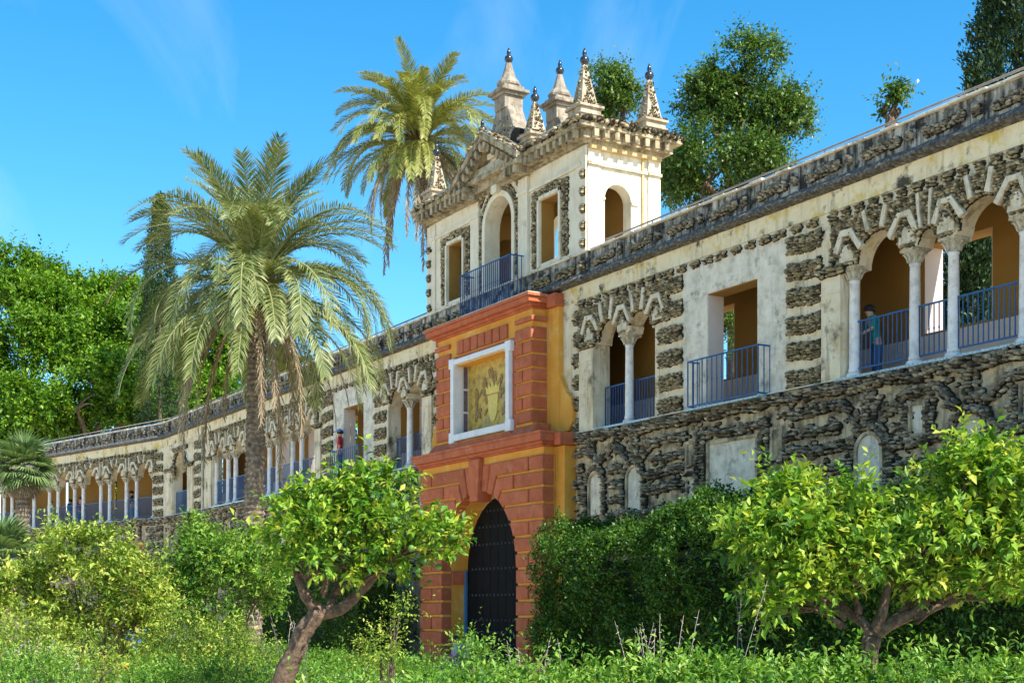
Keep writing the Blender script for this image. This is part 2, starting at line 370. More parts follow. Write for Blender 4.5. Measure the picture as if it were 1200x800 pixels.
def strip_stones(p0, p1, wd, y=0., dep=.13, sl=.10, sh=.052, horizontal=None, taper=1., sag=0.):
    """stones filling a strip from p0 to p1 (x,z) of width wd lying on the wall plane y"""
    p0 = np.array(p0, float); p1 = np.array(p1, float); d = p1 - p0; L = np.hypot(*d); d /= L; nrm = np.array([-d[1], d[0]])
    vert = abs(d[1]) > .8 if horizontal is None else horizontal
    sa, sb = (sh, sl) if vert else (sl, sh)
    na = max(1, int(round(L / sa))); nb = max(1, int(round(wd / sb)))
    P, S, A = [], [], []; ph_ = random.uniform(0, 6.3); wav = .028 if L > .9 and not vert else 0
    for j in range(nb):
        off = random.random() if not vert else 0
        for i in range(na + (0 if vert else 1)):
            a = (i + .5 + (off - .5 if not vert else 0)) / na; a = min(max(a, .02), .98)
            ww = wd * (1 + (taper - 1) * a)
            b = ((j + .5) / nb - .5) * ww
            q = p0 + d * a * L + nrm * (b + random.uniform(-.25, .25) * sb + wav * math.sin(a * L * 4.3 + ph_))
            bulge = 1 - .45 * abs((j + .5) / nb - .5) * 2
            mu = random.choice((.72, .85, 1., 1., 1.2, 1.55))
            sz = [mu * sl * random.uniform(.34, .54), dep * random.uniform(.5, 1.0) * bulge, mu ** .7 * sh * random.uniform(.38, .54)]
            P.append((q[0] + random.uniform(-.15, .15) * sl, y - dep * random.uniform(.1, .5) * bulge, q[1])); S.append(sz)
            A.append((0 if vert else math.atan2(d[1], d[0]) if abs(d[0]) > 1e-6 else 0) + random.uniform(-.18, .18))
    return P, S, A
def rubble(name, strips, parent, m='rock', sub=2, **kw):
    P, S, A = [], [], []
    for a in strips:
        p, s_, a_ = strip_stones(*a[:3], **(a[3] if len(a) > 3 else {})); P += p; S += s_; A += a_
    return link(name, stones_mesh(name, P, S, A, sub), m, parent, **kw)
BLOCKS = {}
def quoin(xc, zc, wd, ht, parent, m='rock', sub=2, y=0., nv=4, name='rubble_block'):
    key = (round(wd, 2), round(ht, 2), m, sub)
    if key not in BLOCKS:
        L = []
        for k in range(nv):
            p, s_, a_ = strip_stones((-wd / 2 + .03, 0), (wd / 2 - .03, 0), ht, 0, .10, .10, .050)
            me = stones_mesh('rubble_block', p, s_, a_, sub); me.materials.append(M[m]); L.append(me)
        BLOCKS[key] = L
    o = link(name, random.choice(BLOCKS[key]), m, parent)
    o.location = (xc, y, zc); return o
def arc_strips(cx, cz, r, a0, a1, n, wd, kw):
    pts = [(cx + r * math.cos(R(a0 + (a1 - a0) * i / n)), cz + r * math.sin(R(a0 + (a1 - a0) * i / n))) for i in range(n + 1)]
    return [(pts[i], pts[i + 1], wd, kw) for i in range(n)]

# ================================================================== ground
def plane(name, x0, x1, y0, y1, z, m):
    return link(name, npmesh(name, [(x0, y0, z), (x1, y0, z), (x1, y1, z), (x0, y1, z)], [[0, 1, 2, 3]]), m, kind='structure')
plane('ground', -700, 700, -700, 700, 0, 'soil')

# ================================================================== the gallery building
B = empty('gallery_building', (0, 0, 0), 'long stone garden gallery with arcades, red and ochre gate portal and belvedere tower', 'building')
B['root'] = 1
ZS = 6.45          # gallery sill
BAL_MESH = {}
def baluster(h):
    k = round(h, 3)
    if k not in BAL_MESH:
        BAL_MESH[k] = MB().tube([(0, 0, 0), (0, 0, h * .5 - .02), (0, 0, h * .5), (0, 0, h * .5 + .02), (0, 0, h)], [.0135, .0135, .022, .0135, .0135], 6).mesh('baluster')
    return BAL_MESH[k]
def railing(x0, x1, y, z0, z1, side=0., step=.115, joined=False, sides=(True, True)):
    """iron rail along x, with returns of length side to the wall"""
    if x0 > x1: x0, x1 = x1, x0
    m = MB(); bars = []
    for z in (z0 + .05, z1):
        m.box(x0, x1, y - .014, y + .014, z - .016, z + .016)
        if side:
            for X, on in ((x0, sides[0]), (x1, sides[1])):
                if on: m.box(X - .014, X + .014, y + .0145, y + side, z - .0155, z + .0155)
    for X in (x0, x1): m.box(X - .012, X + .012, y - .012, y + .012, z0 + .05, z1)
    r = m.build('railing', 'iron', B)
    n = max(2, int(round((x1 - x0) / step)))
    pos = [(x0 + (x1 - x0) * i / n, y) for i in range(n + 1)]
    if side:
        k = max(2, int(side / step))
        for X, on in ((x0, sides[0]), (x1, sides[1])):
            if on: pos += [(X, y + side * i / k) for i in range(1, k + 1)]
    h = z1 - z0 - .05
    if joined:
        b = MB()
        for X, Y in pos: b.tube([(X, Y, z0 + .05), (X, Y, z1)], .0125, 5)
        b.build('balusters', 'iron', r, kind='stuff')
    else:
        me = baluster(h)
        for X, Y in pos:
            o = link('baluster', me, 'iron', r); o.location = (X, Y, z0 + .05)
    return r
COLM = {}
def column(x, y, z0=ZS, zt=8.36, zc=8.62):
    """marble shaft, moulded base, leafy capital and square abacus"""
    if 'shaft' not in COLM:
        z0_, h = 0, zt - z0
        COLM['shaft'] = MB().lathe([(.118, .10), (.122, .16), (.108, .19), (.106, h * .4), (.094, h - .05), (.108, h - .03), (.108, h)], 0, 0, 18).mesh('column', True)
        COLM['base'] = MB().lathe([(.17, 0), (.17, .05), (.16, .055), (.155, .085), (.125, .10)], 0, 0, 18).box(-.19, .19, -.19, .19, -.05, .001, .008).mesh('base')
        b = MB().lathe([(.10, h), (.115, h + .04), (.105, h + .06), (.15, h + .16), (.20, h + .21)], 0, 0, 16)
        for k in range(8):
            a = 2 * math.pi * k / 8; c, s = math.cos(a), math.sin(a)
            b.tube([(c * .11, s * .11, h + .02), (c * .135, s * .135, h + .10), (c * .185, s * .185, h + .17), (c * .225, s * .225, h + .155)], [.03, .036, .03, .012], 5)
        b.box(-.2, .2, -.2, .2, h + .205, h + .26, .01)
        COLM['capital'] = b.mesh('capital')
    c = link('column', COLM['shaft'], 'marble', B); c.matrix_local = XF @ Matrix.Translation((x, y, z0))
    link('base', COLM['base'], 'marble', c); link('capital', COLM['capital'], 'capital', c)
    return c
def impost_block(xc, parent, w0=.2, w1=.36, z0=8.62, z1=8.78):
    MB().prism([(xc - w0, z0), (xc + w0, z0), (xc + w1, z1), (xc - w1, z1)], -.02, .42, .012).build('impost', 'plaster', parent)

def arcade_stone(cols, wide, parent, sub=2, narrow=.3, r=.62, zs=8.6, m='rock'):
    """rubble hoods over each column, rubble keystones over each arch and the arch edges"""
    mids = [((a + b) / 2, rr, zz) for a, b, rr, zz in wide]
    for x in cols:
        L_ = [(x - c, c, rr, zz) for c, rr, zz in mids if c < x]; R_ = [(c - x, c, rr, zz) for c, rr, zz in mids if c > x]
        L_ = min(L_) if L_ else None; R_ = min(R_) if R_ else None
        G = dict(hood=([], [], []), field=([], [], []))
        z = 8.665; row = 0
        while z < 9.60:
            row += 1; lo = x - (L_[0] if L_ else .42); hi = x + (R_[0] if R_ else .42)
            px = lo + (.05 if row % 2 else 0)
            while px < hi:
                qx = px + random.uniform(-.02, .02); qz = z + random.uniform(-.008, .008); px += random.uniform(.075, .11)
                dx = qx - x; nb = L_ if dx < 0 else R_
                W = nb[0] if nb else .62
                if nb and math.hypot(qx - nb[1], max(0, qz - nb[3])) < nb[2] + .03: continue
                f = abs(dx) / (W * .95) + (qz - 8.60) / 1.0; g = abs(dx) / W - .18 * (qz - 9.0)
                if qz < 8.70: k = 'hood'
                elif f < .40: continue
                elif f < .62: k = 'hood'
                elif f < .70: continue
                elif nb and abs(abs(dx) / W - (.76 - .12 * (qz - 9.2) / .35)) < .055: continue
                else: k = 'field'
                P, S, A = G[k]; P.append((qx, -.01 - random.uniform(.0, .035), qz)); A.append(random.uniform(-.25, .25))
                S.append((random.uniform(.034, .058), random.uniform(.045, .085), random.uniform(.020, .032)))
            z += .052
        def rib(pts, w=.11, y0=-.115):
            for (ax, az), (bx, bz) in zip(pts[:-1], pts[1:]):
                d = Vector((bx - ax, bz - az)); nv = Vector((-d.y, d.x)).normalized() * w / 2; e = d.normalized() * w * .3
                J_ = lambda: random.uniform(-.014, .014)
                RB.prism([(ax - e.x + nv.x + J_(), az - e.y + nv.y + J_()), (ax - e.x - nv.x + J_(), az - e.y - nv.y + J_()), ((ax + bx) / 2 - nv.x + J_(), (az + bz) / 2 - nv.y + J_()), (bx + e.x - nv.x + J_(), bz + e.y - nv.y + J_()), (bx + e.x + nv.x + J_(), bz + e.y + nv.y + J_()), ((ax + bx) / 2 + nv.x + J_(), (az + bz) / 2 + nv.y + J_())], y0 - random.uniform(0, .004), .0, .008)
        RB = MB()
        wl, wr = (L_[0] if L_ else .5), (R_[0] if R_ else .5)
        rib([(x - wl * .50, 8.93), (x - wl * .20, 9.26), (x + wr * .20, 9.26), (x + wr * .50, 8.93)])
        for nb, sg in ((L_, -1), (R_, 1)):
            if nb:
                za = nb[3] + math.sqrt(max(.0, nb[2] ** 2 - (nb[0] * .26) ** 2)) + .05
                rib([(x + sg * nb[0] * .76, za), (x + sg * nb[0] * .64, 9.54)], .11 if nb[2] > .4 else .065, -.11)
        RB.build('stucco_rib', 'rib', parent)
        MB().prism([(x - .20, 8.70), (x + .20, 8.70), (x + .19, 8.85), (x + .05, 9.03), (x - .05, 9.03), (x - .19, 8.85)], -.075, .0, .012).build('stucco_bell', 'rib', parent)
        for k, nm in (('hood', 'rubble_hood'), ('field', 'rubble_spandrel')):
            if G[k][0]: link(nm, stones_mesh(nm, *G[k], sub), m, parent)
    for (a, b, rr, zz) in wide:
        c = (a + b) / 2
        rubble('rubble_arch_edge', arc_strips(c, zz, rr + .012, 8, 172, 7 if rr > .4 else 4, .06, dict(y=.03, dep=.07, sl=.09, sh=.05)), parent, m, sub)
    x0, x1 = min(cols) - .6, max(cols) + .6
    n = int((x1 - x0) / .36)
    for i in range(n): quoin(x0 + (i + .5) * (x1 - x0) / n, 9.69, .24, .17, parent, m, sub, -.005, 5, 'rubble_chip')

def parapet(x0, x1, parent, sub=2, pitch=1.6):
    if x0 > x1: x0, x1 = x1, x0
    n = max(1, int(round((x1 - x0) / pitch))); p = (x1 - x0) / n
    for i in range(n):
        a = x0 + i * p
        quoin(a + p * .40, 10.66, p * .62, .20, parent, 'darkrock', sub, -.005, 4, 'rubble_panel')
        quoin(a + p * .88, 10.66, .17, .18, parent, 'darkrock', sub, -.045, 3, 'rubble_panel')
        MB().box(a + p * .79, a + p * .97, -.04, 0, 10.421, 10.93, .008).build('parapet_pier', 'parapet', parent)
def ledge(x0, x1, parent, sub=1, y=0.):
    """projecting rough stone ledge over the frieze"""
    if x0 > x1: x0, x1 = x1, x0
    n = max(6, int((x1 - x0) / .12)); vs = []; fs = []
    prof = [(-.01, 10.19), (-.21, 10.22), (-.25, 10.25), (-.25, 10.29), (-.20, 10.36), (-.11, 10.42), (-.01, 10.43)]
    k = len(prof)
    for i in range(n + 1):
        x = x0 + (x1 - x0) * i / n
        for j, (py, pz) in enumerate(prof):
            q = .022 if 0 < j < k - 1 else 0
            vs.append((x, y + py + random.uniform(-q, q), pz + random.uniform(-q, q) * .6))
    for i in range(n):
        for j in range(k - 1): fs.append((i * k + j, (i + 1) * k + j, (i + 1) * k + j + 1, i * k + j + 1))
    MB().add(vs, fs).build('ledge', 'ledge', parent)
def coping(x0, x1, parent):
    if x0 > x1: x0, x1 = x1, x0
    n = max(2, int((x1 - x0) / .42)); m = MB()
    for i in range(n):
        a = x0 + (x1 - x0) * i / n; b = x0 + (x1 - x0) * (i + 1) / n; d = random.uniform(-.025, .03)
        m.box(a + .004, b - .004, -.09 + d, .36, 10.951, 10.995 + random.uniform(-.012, .02), .008)
    m.build('coping', 'oldplaster', parent)
    t = MB(); n = max(2, int((x1 - x0) / .3))
    for i in range(n):
        a = x0 + (x1 - x0) * i / n; b = x0 + (x1 - x0) * (i + 1) / n
        t.box(a, b - .003, .08, .3, 11.02, 11.06 + random.uniform(0, .02))
    t.build('roof_tiles', 'tileblue', parent)
def roof_rail(x0, x1, y=.35, z=11.26):
    if x0 > x1: x0, x1 = x1, x0
    m = MB().tube([(x0, y, z), (x1, y, z)], .022, 6)
    r = m.build('roof_railing', 'grey_iron', B, True)
    n = int((x1 - x0) / 1.9)
    me = MB().tube([(0, 0, 10.97), (0, 0, z)], .016, 5).mesh('post')
    for i in range(n + 1): link('post', me, 'grey_iron', r).location = (x0 + (x1 - x0) * i / max(1, n), y, 0)

def niche(xc, w, z0, z1, parent, m='oldplaster', round_=True):
    """plaster niche with a raised rim"""
    h = w / 2
    def outline(k):
        if not round_: return [(xc - h - k, z0 - k), (xc + h + k, z0 - k), (xc + h + k, z1 + k), (xc - h - k, z1 + k)]
        zz = z1 - h
        return [(xc - h - k, z0), (xc + h + k, z0)] + [(xc + (h + k) * math.cos(math.pi * i / 12), zz + (h + k) * math.sin(math.pi * i / 12)) for i in range(13)]
    o = MB().prism(outline(0), -.02, .05).build('niche_panel', m, parent)
    a, b = outline(0), outline(.07); n = len(a); vs = []; fs = []
    for P, y in ((a, -.005), (a, -.07), (b, -.07), (b, -.005)): vs += [(x, y, z) for x, z in P]
    for i in range(n):
        j = (i + 1) % n
        for k in range(3): fs.append((k * n + i, k * n + j, (k + 1) * n + j, (k + 1) * n + i))
    MB().add(vs, fs).build('niche_rim', 'lowplaster', parent)

def lower_rubble(s, x_end, parent, sub=2):
    """rubble relief of the base wall; s = +1 or -1 mirrors about the portal"""
    X = lambda x: s * x
    D = dict(dep=.17, sl=.13, sh=.068); DV = dict(dep=.15, sl=.12, sh=.068, horizontal=True)
    def bar(x0, x1, z, h=.27, nm='rubble_band', dep=.17):
        h = h * .84
        rubble(nm, [((min(X(x0), X(x1)), z), (max(X(x0), X(x1)), z), h, dict(dep=dep, sl=.13, sh=.065))], parent, 'darkrock', sub)
    def post(x, z0, z1, wd=.2): rubble('rubble_post', [((X(x), z0), (X(x), z1), wd, DV)], parent, 'darkrock', sub)
    def hood(pts, wd=.22): rubble('rubble_hood', [((X(a[0]), a[1]), (X(b[0]), b[1]), wd, D) for a, b in zip(pts[:-1], pts[1:])], parent, 'darkrock', sub)
    x = 3.95
    while x < x_end - .1:                       # continuous band under the sill
        b = min(x + 2.4, x_end); bar(x, b, 6.26, .30, 'sill_band', .22); x = b
    for z in (5.92, 5.52, 5.12, 4.72, 4.24, 3.84, 3.44): bar(3.98, 4.28, z, .26)
    for xc, w in ((4.89, .5), (6.57, .56)):
        niche(X(xc), w, 4.28, 5.33, parent)
        rubble('rubble_arch_edge', arc_strips(X(xc), 5.33 - w / 2, w / 2 + .16, 5, 175, 6, .15, dict(dep=.15, sl=.11, sh=.065)), parent, 'darkrock', sub)
        post(xc - w / 2 - .17, 4.25, 5.05, .16); post(xc + w / 2 + .17, 4.25, 5.05, .16)
    for z in (5.36, 5.0, 4.62): bar(5.5, 6.08, z, .24)
    hood([(5.1, 5.62), (5.72, 5.98), (6.36, 5.58)]); hood([(4.3, 5.95), (4.75, 5.8), (5.05, 5.55)])
    post(4.7, 5.8, 6.2, .32); post(6.57, 5.55, 6.2, .34)
    for a, b, z, h in ((6.95, 8.6, 5.86, .25), (7.25, 8.55, 5.45, .24), (7.05, 8.6, 5.13, .27), (7.1, 8.6, 4.76, .26), (5.4, 8.7, 4.22, .24), (3.98, 5.4, 4.05, .24), (8.7, 11.9, 4.2, .22), (9.2, 11.4, 5.80, .22), (11.95, 13.65, 5.92, .25), (11.95, 13.55, 5.50, .26), (11.95, 13.8, 5.12, .26), (11.95, 13.7, 4.72, .26), (11.9, 13.9, 4.22, .24)):
        bar(a, b, z, h)
    hood([(6.85, 5.5), (7.25, 5.8)])
    for xc in (8.79, 11.71):
        niche(X(xc), .24, 5.1, 5.66, parent, 'lowplaster', False); niche(X(xc), .24, 4.36, 4.86, parent, 'oldplaster', False); bar(xc - .15, xc + .15, 4.98, .12)
    niche(X(10.25), 1.6, 4.32, 5.58, parent, 'oldplaster', False)
    for xx in (9.05, 9.25, 11.25, 11.45): post(xx, 4.3, 5.95, .15)
    xc = 14.36
    hood([(13.5, 5.95), (13.75, 5.9), (14.05, 5.58)])
    while xc + 1.2 < x_end:
        niche(X(xc), .62, 4.24, 5.27, parent)
        rubble('rubble_arch_edge', arc_strips(X(xc), 4.96, .50, 0, 180, 7, .17, dict(dep=.16, sl=.11, sh=.065)), parent, 'darkrock', sub)
        post(xc - .52, 4.2, 4.95, .2); post(xc + .52, 4.2, 4.95, .2)
        post(xc, 5.55, 6.15, .38)
        m_ = xc + 1.22
        hood([(xc + .35, 5.55), (xc + .95, 5.93), (xc + 1.75, 5.93), (xc + 2.15, 5.55)])
        niche(X(m_ + .02), .28, 5.16, 5.68, parent, 'oldplaster', False)
        post(m_ - .30, 5.1, 5.75, .24); post(m_ + .34, 5.1, 5.75, .24)
        bar(xc + .45, xc + 2.1, 5.03, .26); bar(xc + .75, xc + 1.75, 4.62, .26); bar(xc + .5, xc + 2.0, 4.22, .24)
        xc += 2.51
    P, S, A = [], [], []
    nich = [(4.89, .45), (6.57, .5), (10.25, 1.0)] + [(14.36 + 2.51 * k, .45) for k in range(8)]
    for k in range(int((x_end - 4) * 30)):
        x = random.uniform(4.0, x_end - .1); z = random.uniform(4.05, 6.1)
        if any(abs(x - c) < w_ for c, w_ in nich) and z < 5.65: continue
        if math.sin(x * 3.1 + math.sin(z * 5) * 1.4) * math.sin(z * 6.3 + x) < -.25: continue
        P.append((X(x), -.03, z)); S.append((random.uniform(.035, .085), random.uniform(.04, .10), random.uniform(.02, .045))); A.append(random.uniform(-.4, .4))
    link('scattered_rubble', stones_mesh('scattered_rubble', P, S, A, 1), 'darkrock', parent, kind='stuff')
    for z in (3.82, 3.42, 3.0):
        x = 4.3
        while x < x_end - .3: bar(x, min(x + 1.3, x_end), z, .25); x += 1.55

def solid(m, a, b, z0, z1, y0=0., y1=.45): m.box(a, b, y0, y1, z0, z1)
AR = [13.77]
for k in range(4): AR += [AR[0] + 1.58 + 2.51 * k, AR[0] + 2.51 + 2.51 * k]
AR.append(AR[0] + 5 * 1.58 + 4 * .93)            # columns of the long arcade

def wing(s):
    X = lambda a: s * a
    end = 26.6 if s > 0 else 33.4
    sub = 2 if s > 0 else 1
    low = MB(); solid(low, X(3.3), X(end), 0, ZS - .03, .0, .45)
    low = low.build('base_wall', 'lowplaster', B)
    lower_rubble(s, end if s > 0 else 32.8, low, sub)
    up0 = MB()
    for a, b in ((3.3, 4.81), (7.37, 8.47)): solid(up0, X(a), X(b), ZS - .03, 9.8)
    up = MB(); solid(up, X(11.95), X(13.63), ZS - .03, 9.8)
    solid(up, X(25.53), X(26.9 if s < 0 else end), ZS - .03, 9.8)
    zsA, rA = 8.56, .53
    up0.archpanel(X(4.81), X(6.09), zsA, 9.8, rA, 0, .45); up0.archpanel(X(6.09), X(7.37), zsA, 9.8, rA, 0, .45); up0.build('arcade_wall', 'plaster', B)
    arcs = []
    edges = [13.63] + AR[1:-1] + [25.53]
    for i in range(len(AR) - 1):
        wide = i % 2 == 0; a, b = AR[i], AR[i + 1]; c = X((a + b) / 2)
        e0 = 13.63 if i == 0 else a; e1 = 25.53 if i == len(AR) - 2 else b
        rr, zz = (.62, 8.56) if wide else (.29, 8.62)
        if not wide: up.box(X(a), X(a + .05), 0, .45, 8.56, 8.62); up.box(X(b - .05), X(b), 0, .45, 8.56, 8.62)
        up.archpanel(X(e0), X(e1), zz, 9.8, rr, 0, .45, cx=c)
        arcs.append((X(a), X(b), rr, zz))
    if s < 0:
        solid(up, X(26.9), X(29.1), ZS - .03, 9.8); solid(up, X(31.4), X(33.0), ZS - .03, 9.8)
        up.archpanel(X(29.1), X(31.4), 8.45, 9.8, .88, 0, .45)
    up = up.build('arcade_wall', 'plaster', B)
    pl = MB()                                       # weathered plaster bay with a doorway
    for a, b, z0, z1 in ((8.47, 9.35, ZS - .03, 9.8), (11.05, 11.95, ZS - .03, 9.8), (9.35, 11.05, 8.95, 9.8)): pl.box(X(a), X(b), 0, .45, z0, z1)
    bay = pl.build('door_bay_wall', 'oldplaster', B)
    # linings of jambs and soffits, inside floor, ceiling and rear wall
    for a, b in ((9.352, 9.36), (11.04, 11.048)): MB().box(X(a), X(b), .02, .449, ZS, 8.93).build('door_jamb', 'jamb', bay)
    MB().box(X(9.353), X(11.047), .02, .449, 8.93, 8.949).build('door_soffit', 'innerochre', bay)
    fr = MB().box(X(3.3), X(end), -.03, .45, 9.801, 10.2); fz = fr.build('frieze', 'frieze', B)
    ledge(X(3.3), X(end), fz); 
    pw = MB().box(X(3.3), X(end), 0, .28, 10.2, 10.95).build('parapet', 'parapet', B)
    parapet(X(4.6), X(end), pw, sub); coping(X(3.3 + 1.2), X(end), pw)
    roof_rail(X(4.8), X(end))
    MB().box(X(3.3), X(end), .28, 2.33, 10.2, 10.44).build('roof_slab', 'oldplaster', B)
    MB().box(X(.001), X(end), .45, 1.85, 6.05, 6.30).build('gallery_floor', 'terracotta', B)
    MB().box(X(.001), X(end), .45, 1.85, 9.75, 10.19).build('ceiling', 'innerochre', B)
    MB().box(X(3.3), X(end), -.10, .50, ZS - .029, ZS - .005).build('sill', 'oldplaster', B)
    # tiled riser strip under the columns
    MB().box(X(4.9), X(7.3), -.112, -.101, ZS - .05, ZS - .002).build('tile_strip', 'tile', B)
    MB().box(X(13.5), X(25.6), -.112, -.101, ZS - .05, ZS - .002).build('tile_strip', 'tile', B)
    wins = [(6.2, 8.03), (14.0, 15.7), (18.3, 20.0), (22.4, 24.1)] if s > 0 else [(-8.8, -7.3), (-12.2, -10.9), (-15.7, -14.0), (-18.9, -17.2), (-22.3, -20.6), (-25.9, -24.2), (-32.3, -29.6)]
    ys = sorted([X(.001), X(end)]); bk = MB(); x = ys[0]
    for a, b in sorted(wins):
        bk.box(x, a, 1.85, 2.33, 0, 10.2); bk.box(a, b, 1.85, 2.33, 0, 7.45); bk.box(a, b, 1.85, 2.33, 9.2, 10.2); x = b
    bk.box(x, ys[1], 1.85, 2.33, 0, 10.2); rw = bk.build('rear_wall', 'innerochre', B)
    for a, b in wins:
        for q in (a + .001, b - .012): MB().box(q, q + .011, 1.84, 2.34, 7.45, 9.2).build('window_jamb', 'jamb', rw)
    # lower pinkish dado of the inner wall
    MB().box(ys[0], ys[1], 1.83, 1.849, 6.3, 7.40).build('dado', 'jamb', rw)
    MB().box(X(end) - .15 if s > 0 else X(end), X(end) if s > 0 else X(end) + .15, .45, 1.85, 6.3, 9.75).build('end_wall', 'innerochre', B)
    # rubble quoins on the piers
    for k in range(6):
        z = 9.38 - .55 * k
        quoin(X(3.98), z, .30, .37, up, 'rock', sub); quoin(X(7.98), z, .92, .37, up, 'rock', sub); quoin(X(12.5), z, 1.04, .37, up, 'rock', sub)
        if s < 0: quoin(X(27.6), z, 1.0, .37, up, 'rock', 1)
        elif k < 6: quoin(X(26.2), z, .7, .37, up, 'rock', 1)
    n = 11
    for i in range(n): quoin(X(7.7 + (i + .5) * 5.3 / n), 9.69, .30, .15, up, 'rock', sub, -.005, 5, 'rubble_chip')
    # pilasters with a rubble capital
    for a, b in ((4.16, 4.81), (13.06, 13.60), (25.56, 26.05)) + (((28.25, 29.05), (31.45, 32.6)) if s < 0 else ()):
        p = MB().box(X(a), X(b), -.06, -.001, ZS, 8.5, .006).box(X(a) - .015, X(b) + .015 if s > 0 else X(b) - .015, -.075, -.061, 8.16, 8.2).build('pilaster', 'plaster', up)
        rubble('capital_rubble', [((min(X(a), X(b)) - .03, 8.6), (max(X(a), X(b)) + .03, 8.6), .18, dict(y=-.05, dep=.12, sl=.13, sh=.06))], up, 'rock', sub)
    # two-arch bay
    column(X(6.09), .16)
    impost_block(X(6.09), up, .2, .26); 
    arcade_stone([X(4.81 - .2), X(6.09), X(7.37 + .16)], [(X(4.81), X(6.09), rA, zsA), (X(6.09), X(7.37), rA, zsA)], up, sub)
    railing(X(4.84), X(7.34), .30, ZS, 7.5, joined=s < 0)
    # long arcade
    for x in AR: column(X(x), .16)
    for x in AR[1:-1]: impost_block(X(x), up, .2, .26)
    arcade_stone([X(x) for x in AR], arcs, up, sub)
    for i in range(len(AR) - 1):
        if s > 0 and i > 6: break
        railing(X(AR[i] + .1) - (.25 * s if i == 0 else 0), X(AR[i + 1] - .1), .16, ZS + .12, 7.54, joined=s < 0)
    # doorway balcony
    railing(X(9.05), X(11.45), -.32, ZS - .05, 7.45, side=.32, step=.17, joined=s < 0)
    MB().box(X(9.0), X(11.5), -.36, -.114, ZS - .10, ZS - .06).build('balcony_slab', 'tile', B)
    if s < 0:
        railing(X(29.2), X(31.3), .12, ZS, 7.5, joined=True)
        rubble('rubble_arch_edge', arc_strips(X(30.25), 8.45, .98, 5, 175, 9, .2, dict(y=-.01, dep=.14, sl=.16, sh=.08)), up, 'rock', 1)
        rubble('rubble_lintel', [((X(31.4), 9.5), (X(29.1), 9.5), .18, dict(y=-.01, dep=.12))], up, 'rock', 1)
        for a, b in ((29.1, 29.4), (31.1, 31.4)):
            rubble('rubble_impost', [((X(b), 8.55), (X(a), 8.55), .5, dict(y=0, dep=.2))], up, 'rock', 1)
        MB().tube([(X(26.78), -.06, 0), (X(26.78), -.06, 10.1)], .06, 8).build('drainpipe', 'plaster', up, True)
wing(1); wing(-1)

# ------------------------------------------------------------------ gallery beyond the bend
XF = Matrix.Translation((-32.95, 0, 0)) @ Matrix.Rotation(R(14.45), 4, 'Z')
def far_wing():
    end = -22.0
    cols = [-1.16, -2.85, -3.86, -5.56, -6.48, -8.37, -9.33, -11.2, -12.2, -14.05, -15.0, -16.8, -17.8, -19.6]
    low = MB().box(end, -.02, 0, .45, 0, ZS - .03).build('base_wall', 'lowplaster', B)
    D = dict(dep=.17, sl=.19, sh=.095)
    x = -.1
    while x > end:
        rubble('sill_band', [((max(x - 2.4, end), 6.26), (x, 6.26), .32, dict(dep=.24, sl=.19, sh=.09))], low, 'darkrock', 1); x -= 2.4
    for i in range(8):
        xc = -.9 - 2.7 * i
        for z in (5.85, 5.45, 5.05, 4.65, 4.2): rubble('rubble_band', [((xc - .75, z), (xc + .75, z), .25, D)], low, 'darkrock', 1)
        rubble('rubble_post', [((xc - 1.35, 4.2), (xc - 1.35, 6.1), .25, dict(dep=.16, horizontal=True))], low, 'darkrock', 1)
        niche(xc - 1.0, .3, 4.3, 5.3, low, 'lowplaster', False)
    up = MB().box(-1.05, -.02, 0, .45, ZS - .03, 9.8).box(end, -19.6, 0, .45, ZS - .03, 9.8)
    arcs = []
    for i in range(len(cols) - 1):
        a, b = cols[i + 1], cols[i]; rr, zz = ((b - a) / 2 - .17, 8.56)
        up.archpanel(a, b if i else -1.05, zz, 9.8, rr, 0, .45, cx=(a + b) / 2); arcs.append((a, b, rr, zz))
    up = up.build('arcade_wall', 'plaster', B)
    arcade_stone(cols, arcs, up, 1)
    for k in range(6): quoin(-.55, 9.38 - .55 * k, .9, .37, up, 'rock', 1)
    for x in cols: column(x, .16)
    for i in range(len(cols) - 1): railing(cols[i + 1] + .1, cols[i] - .1, .16, ZS + .06, 7.5, joined=True)
    fz = MB().box(end, .1, -.03, .45, 9.801, 10.2).build('frieze', 'frieze', B); ledge(end, 0, fz)
    pw = MB().box(end, .1, 0, .28, 10.2, 10.95).build('parapet', 'parapet', B)
    parapet(end, 0, pw, 1); coping(end, 0, pw); roof_rail(end, 0)
    MB().box(end, .7, .28, 2.33, 10.2, 10.44).build('roof_slab', 'oldplaster', B)
    MB().box(end, .5, .45, 1.85, 6.05, 6.30).build('gallery_floor', 'terracotta', B)
    MB().box(end, .5, .45, 1.85, 9.75, 10.19).build('ceiling', 'innerochre', B)
    MB().box(end, -.01, -.10, .50, ZS - .029, ZS - .005).build('sill', 'oldplaster', B)
    bk = MB(); x = end
    for a, b in ((-20.3, -19.2), (-14.6, -13.4), (-9.0, -7.9), (-4.2, -3.2)):
        bk.box(x, a, 1.85, 2.33, 0, 10.2); bk.box(a, b, 1.85, 2.33, 0, 7.3); bk.box(a, b, 1.85, 2.33, 9.2, 10.2); x = b
    bk.box(x, .6, 1.85, 2.33, 0, 10.2); bk.build('rear_wall', 'innerochre', B)
far_wing()
XF = Matrix.Identity(4)

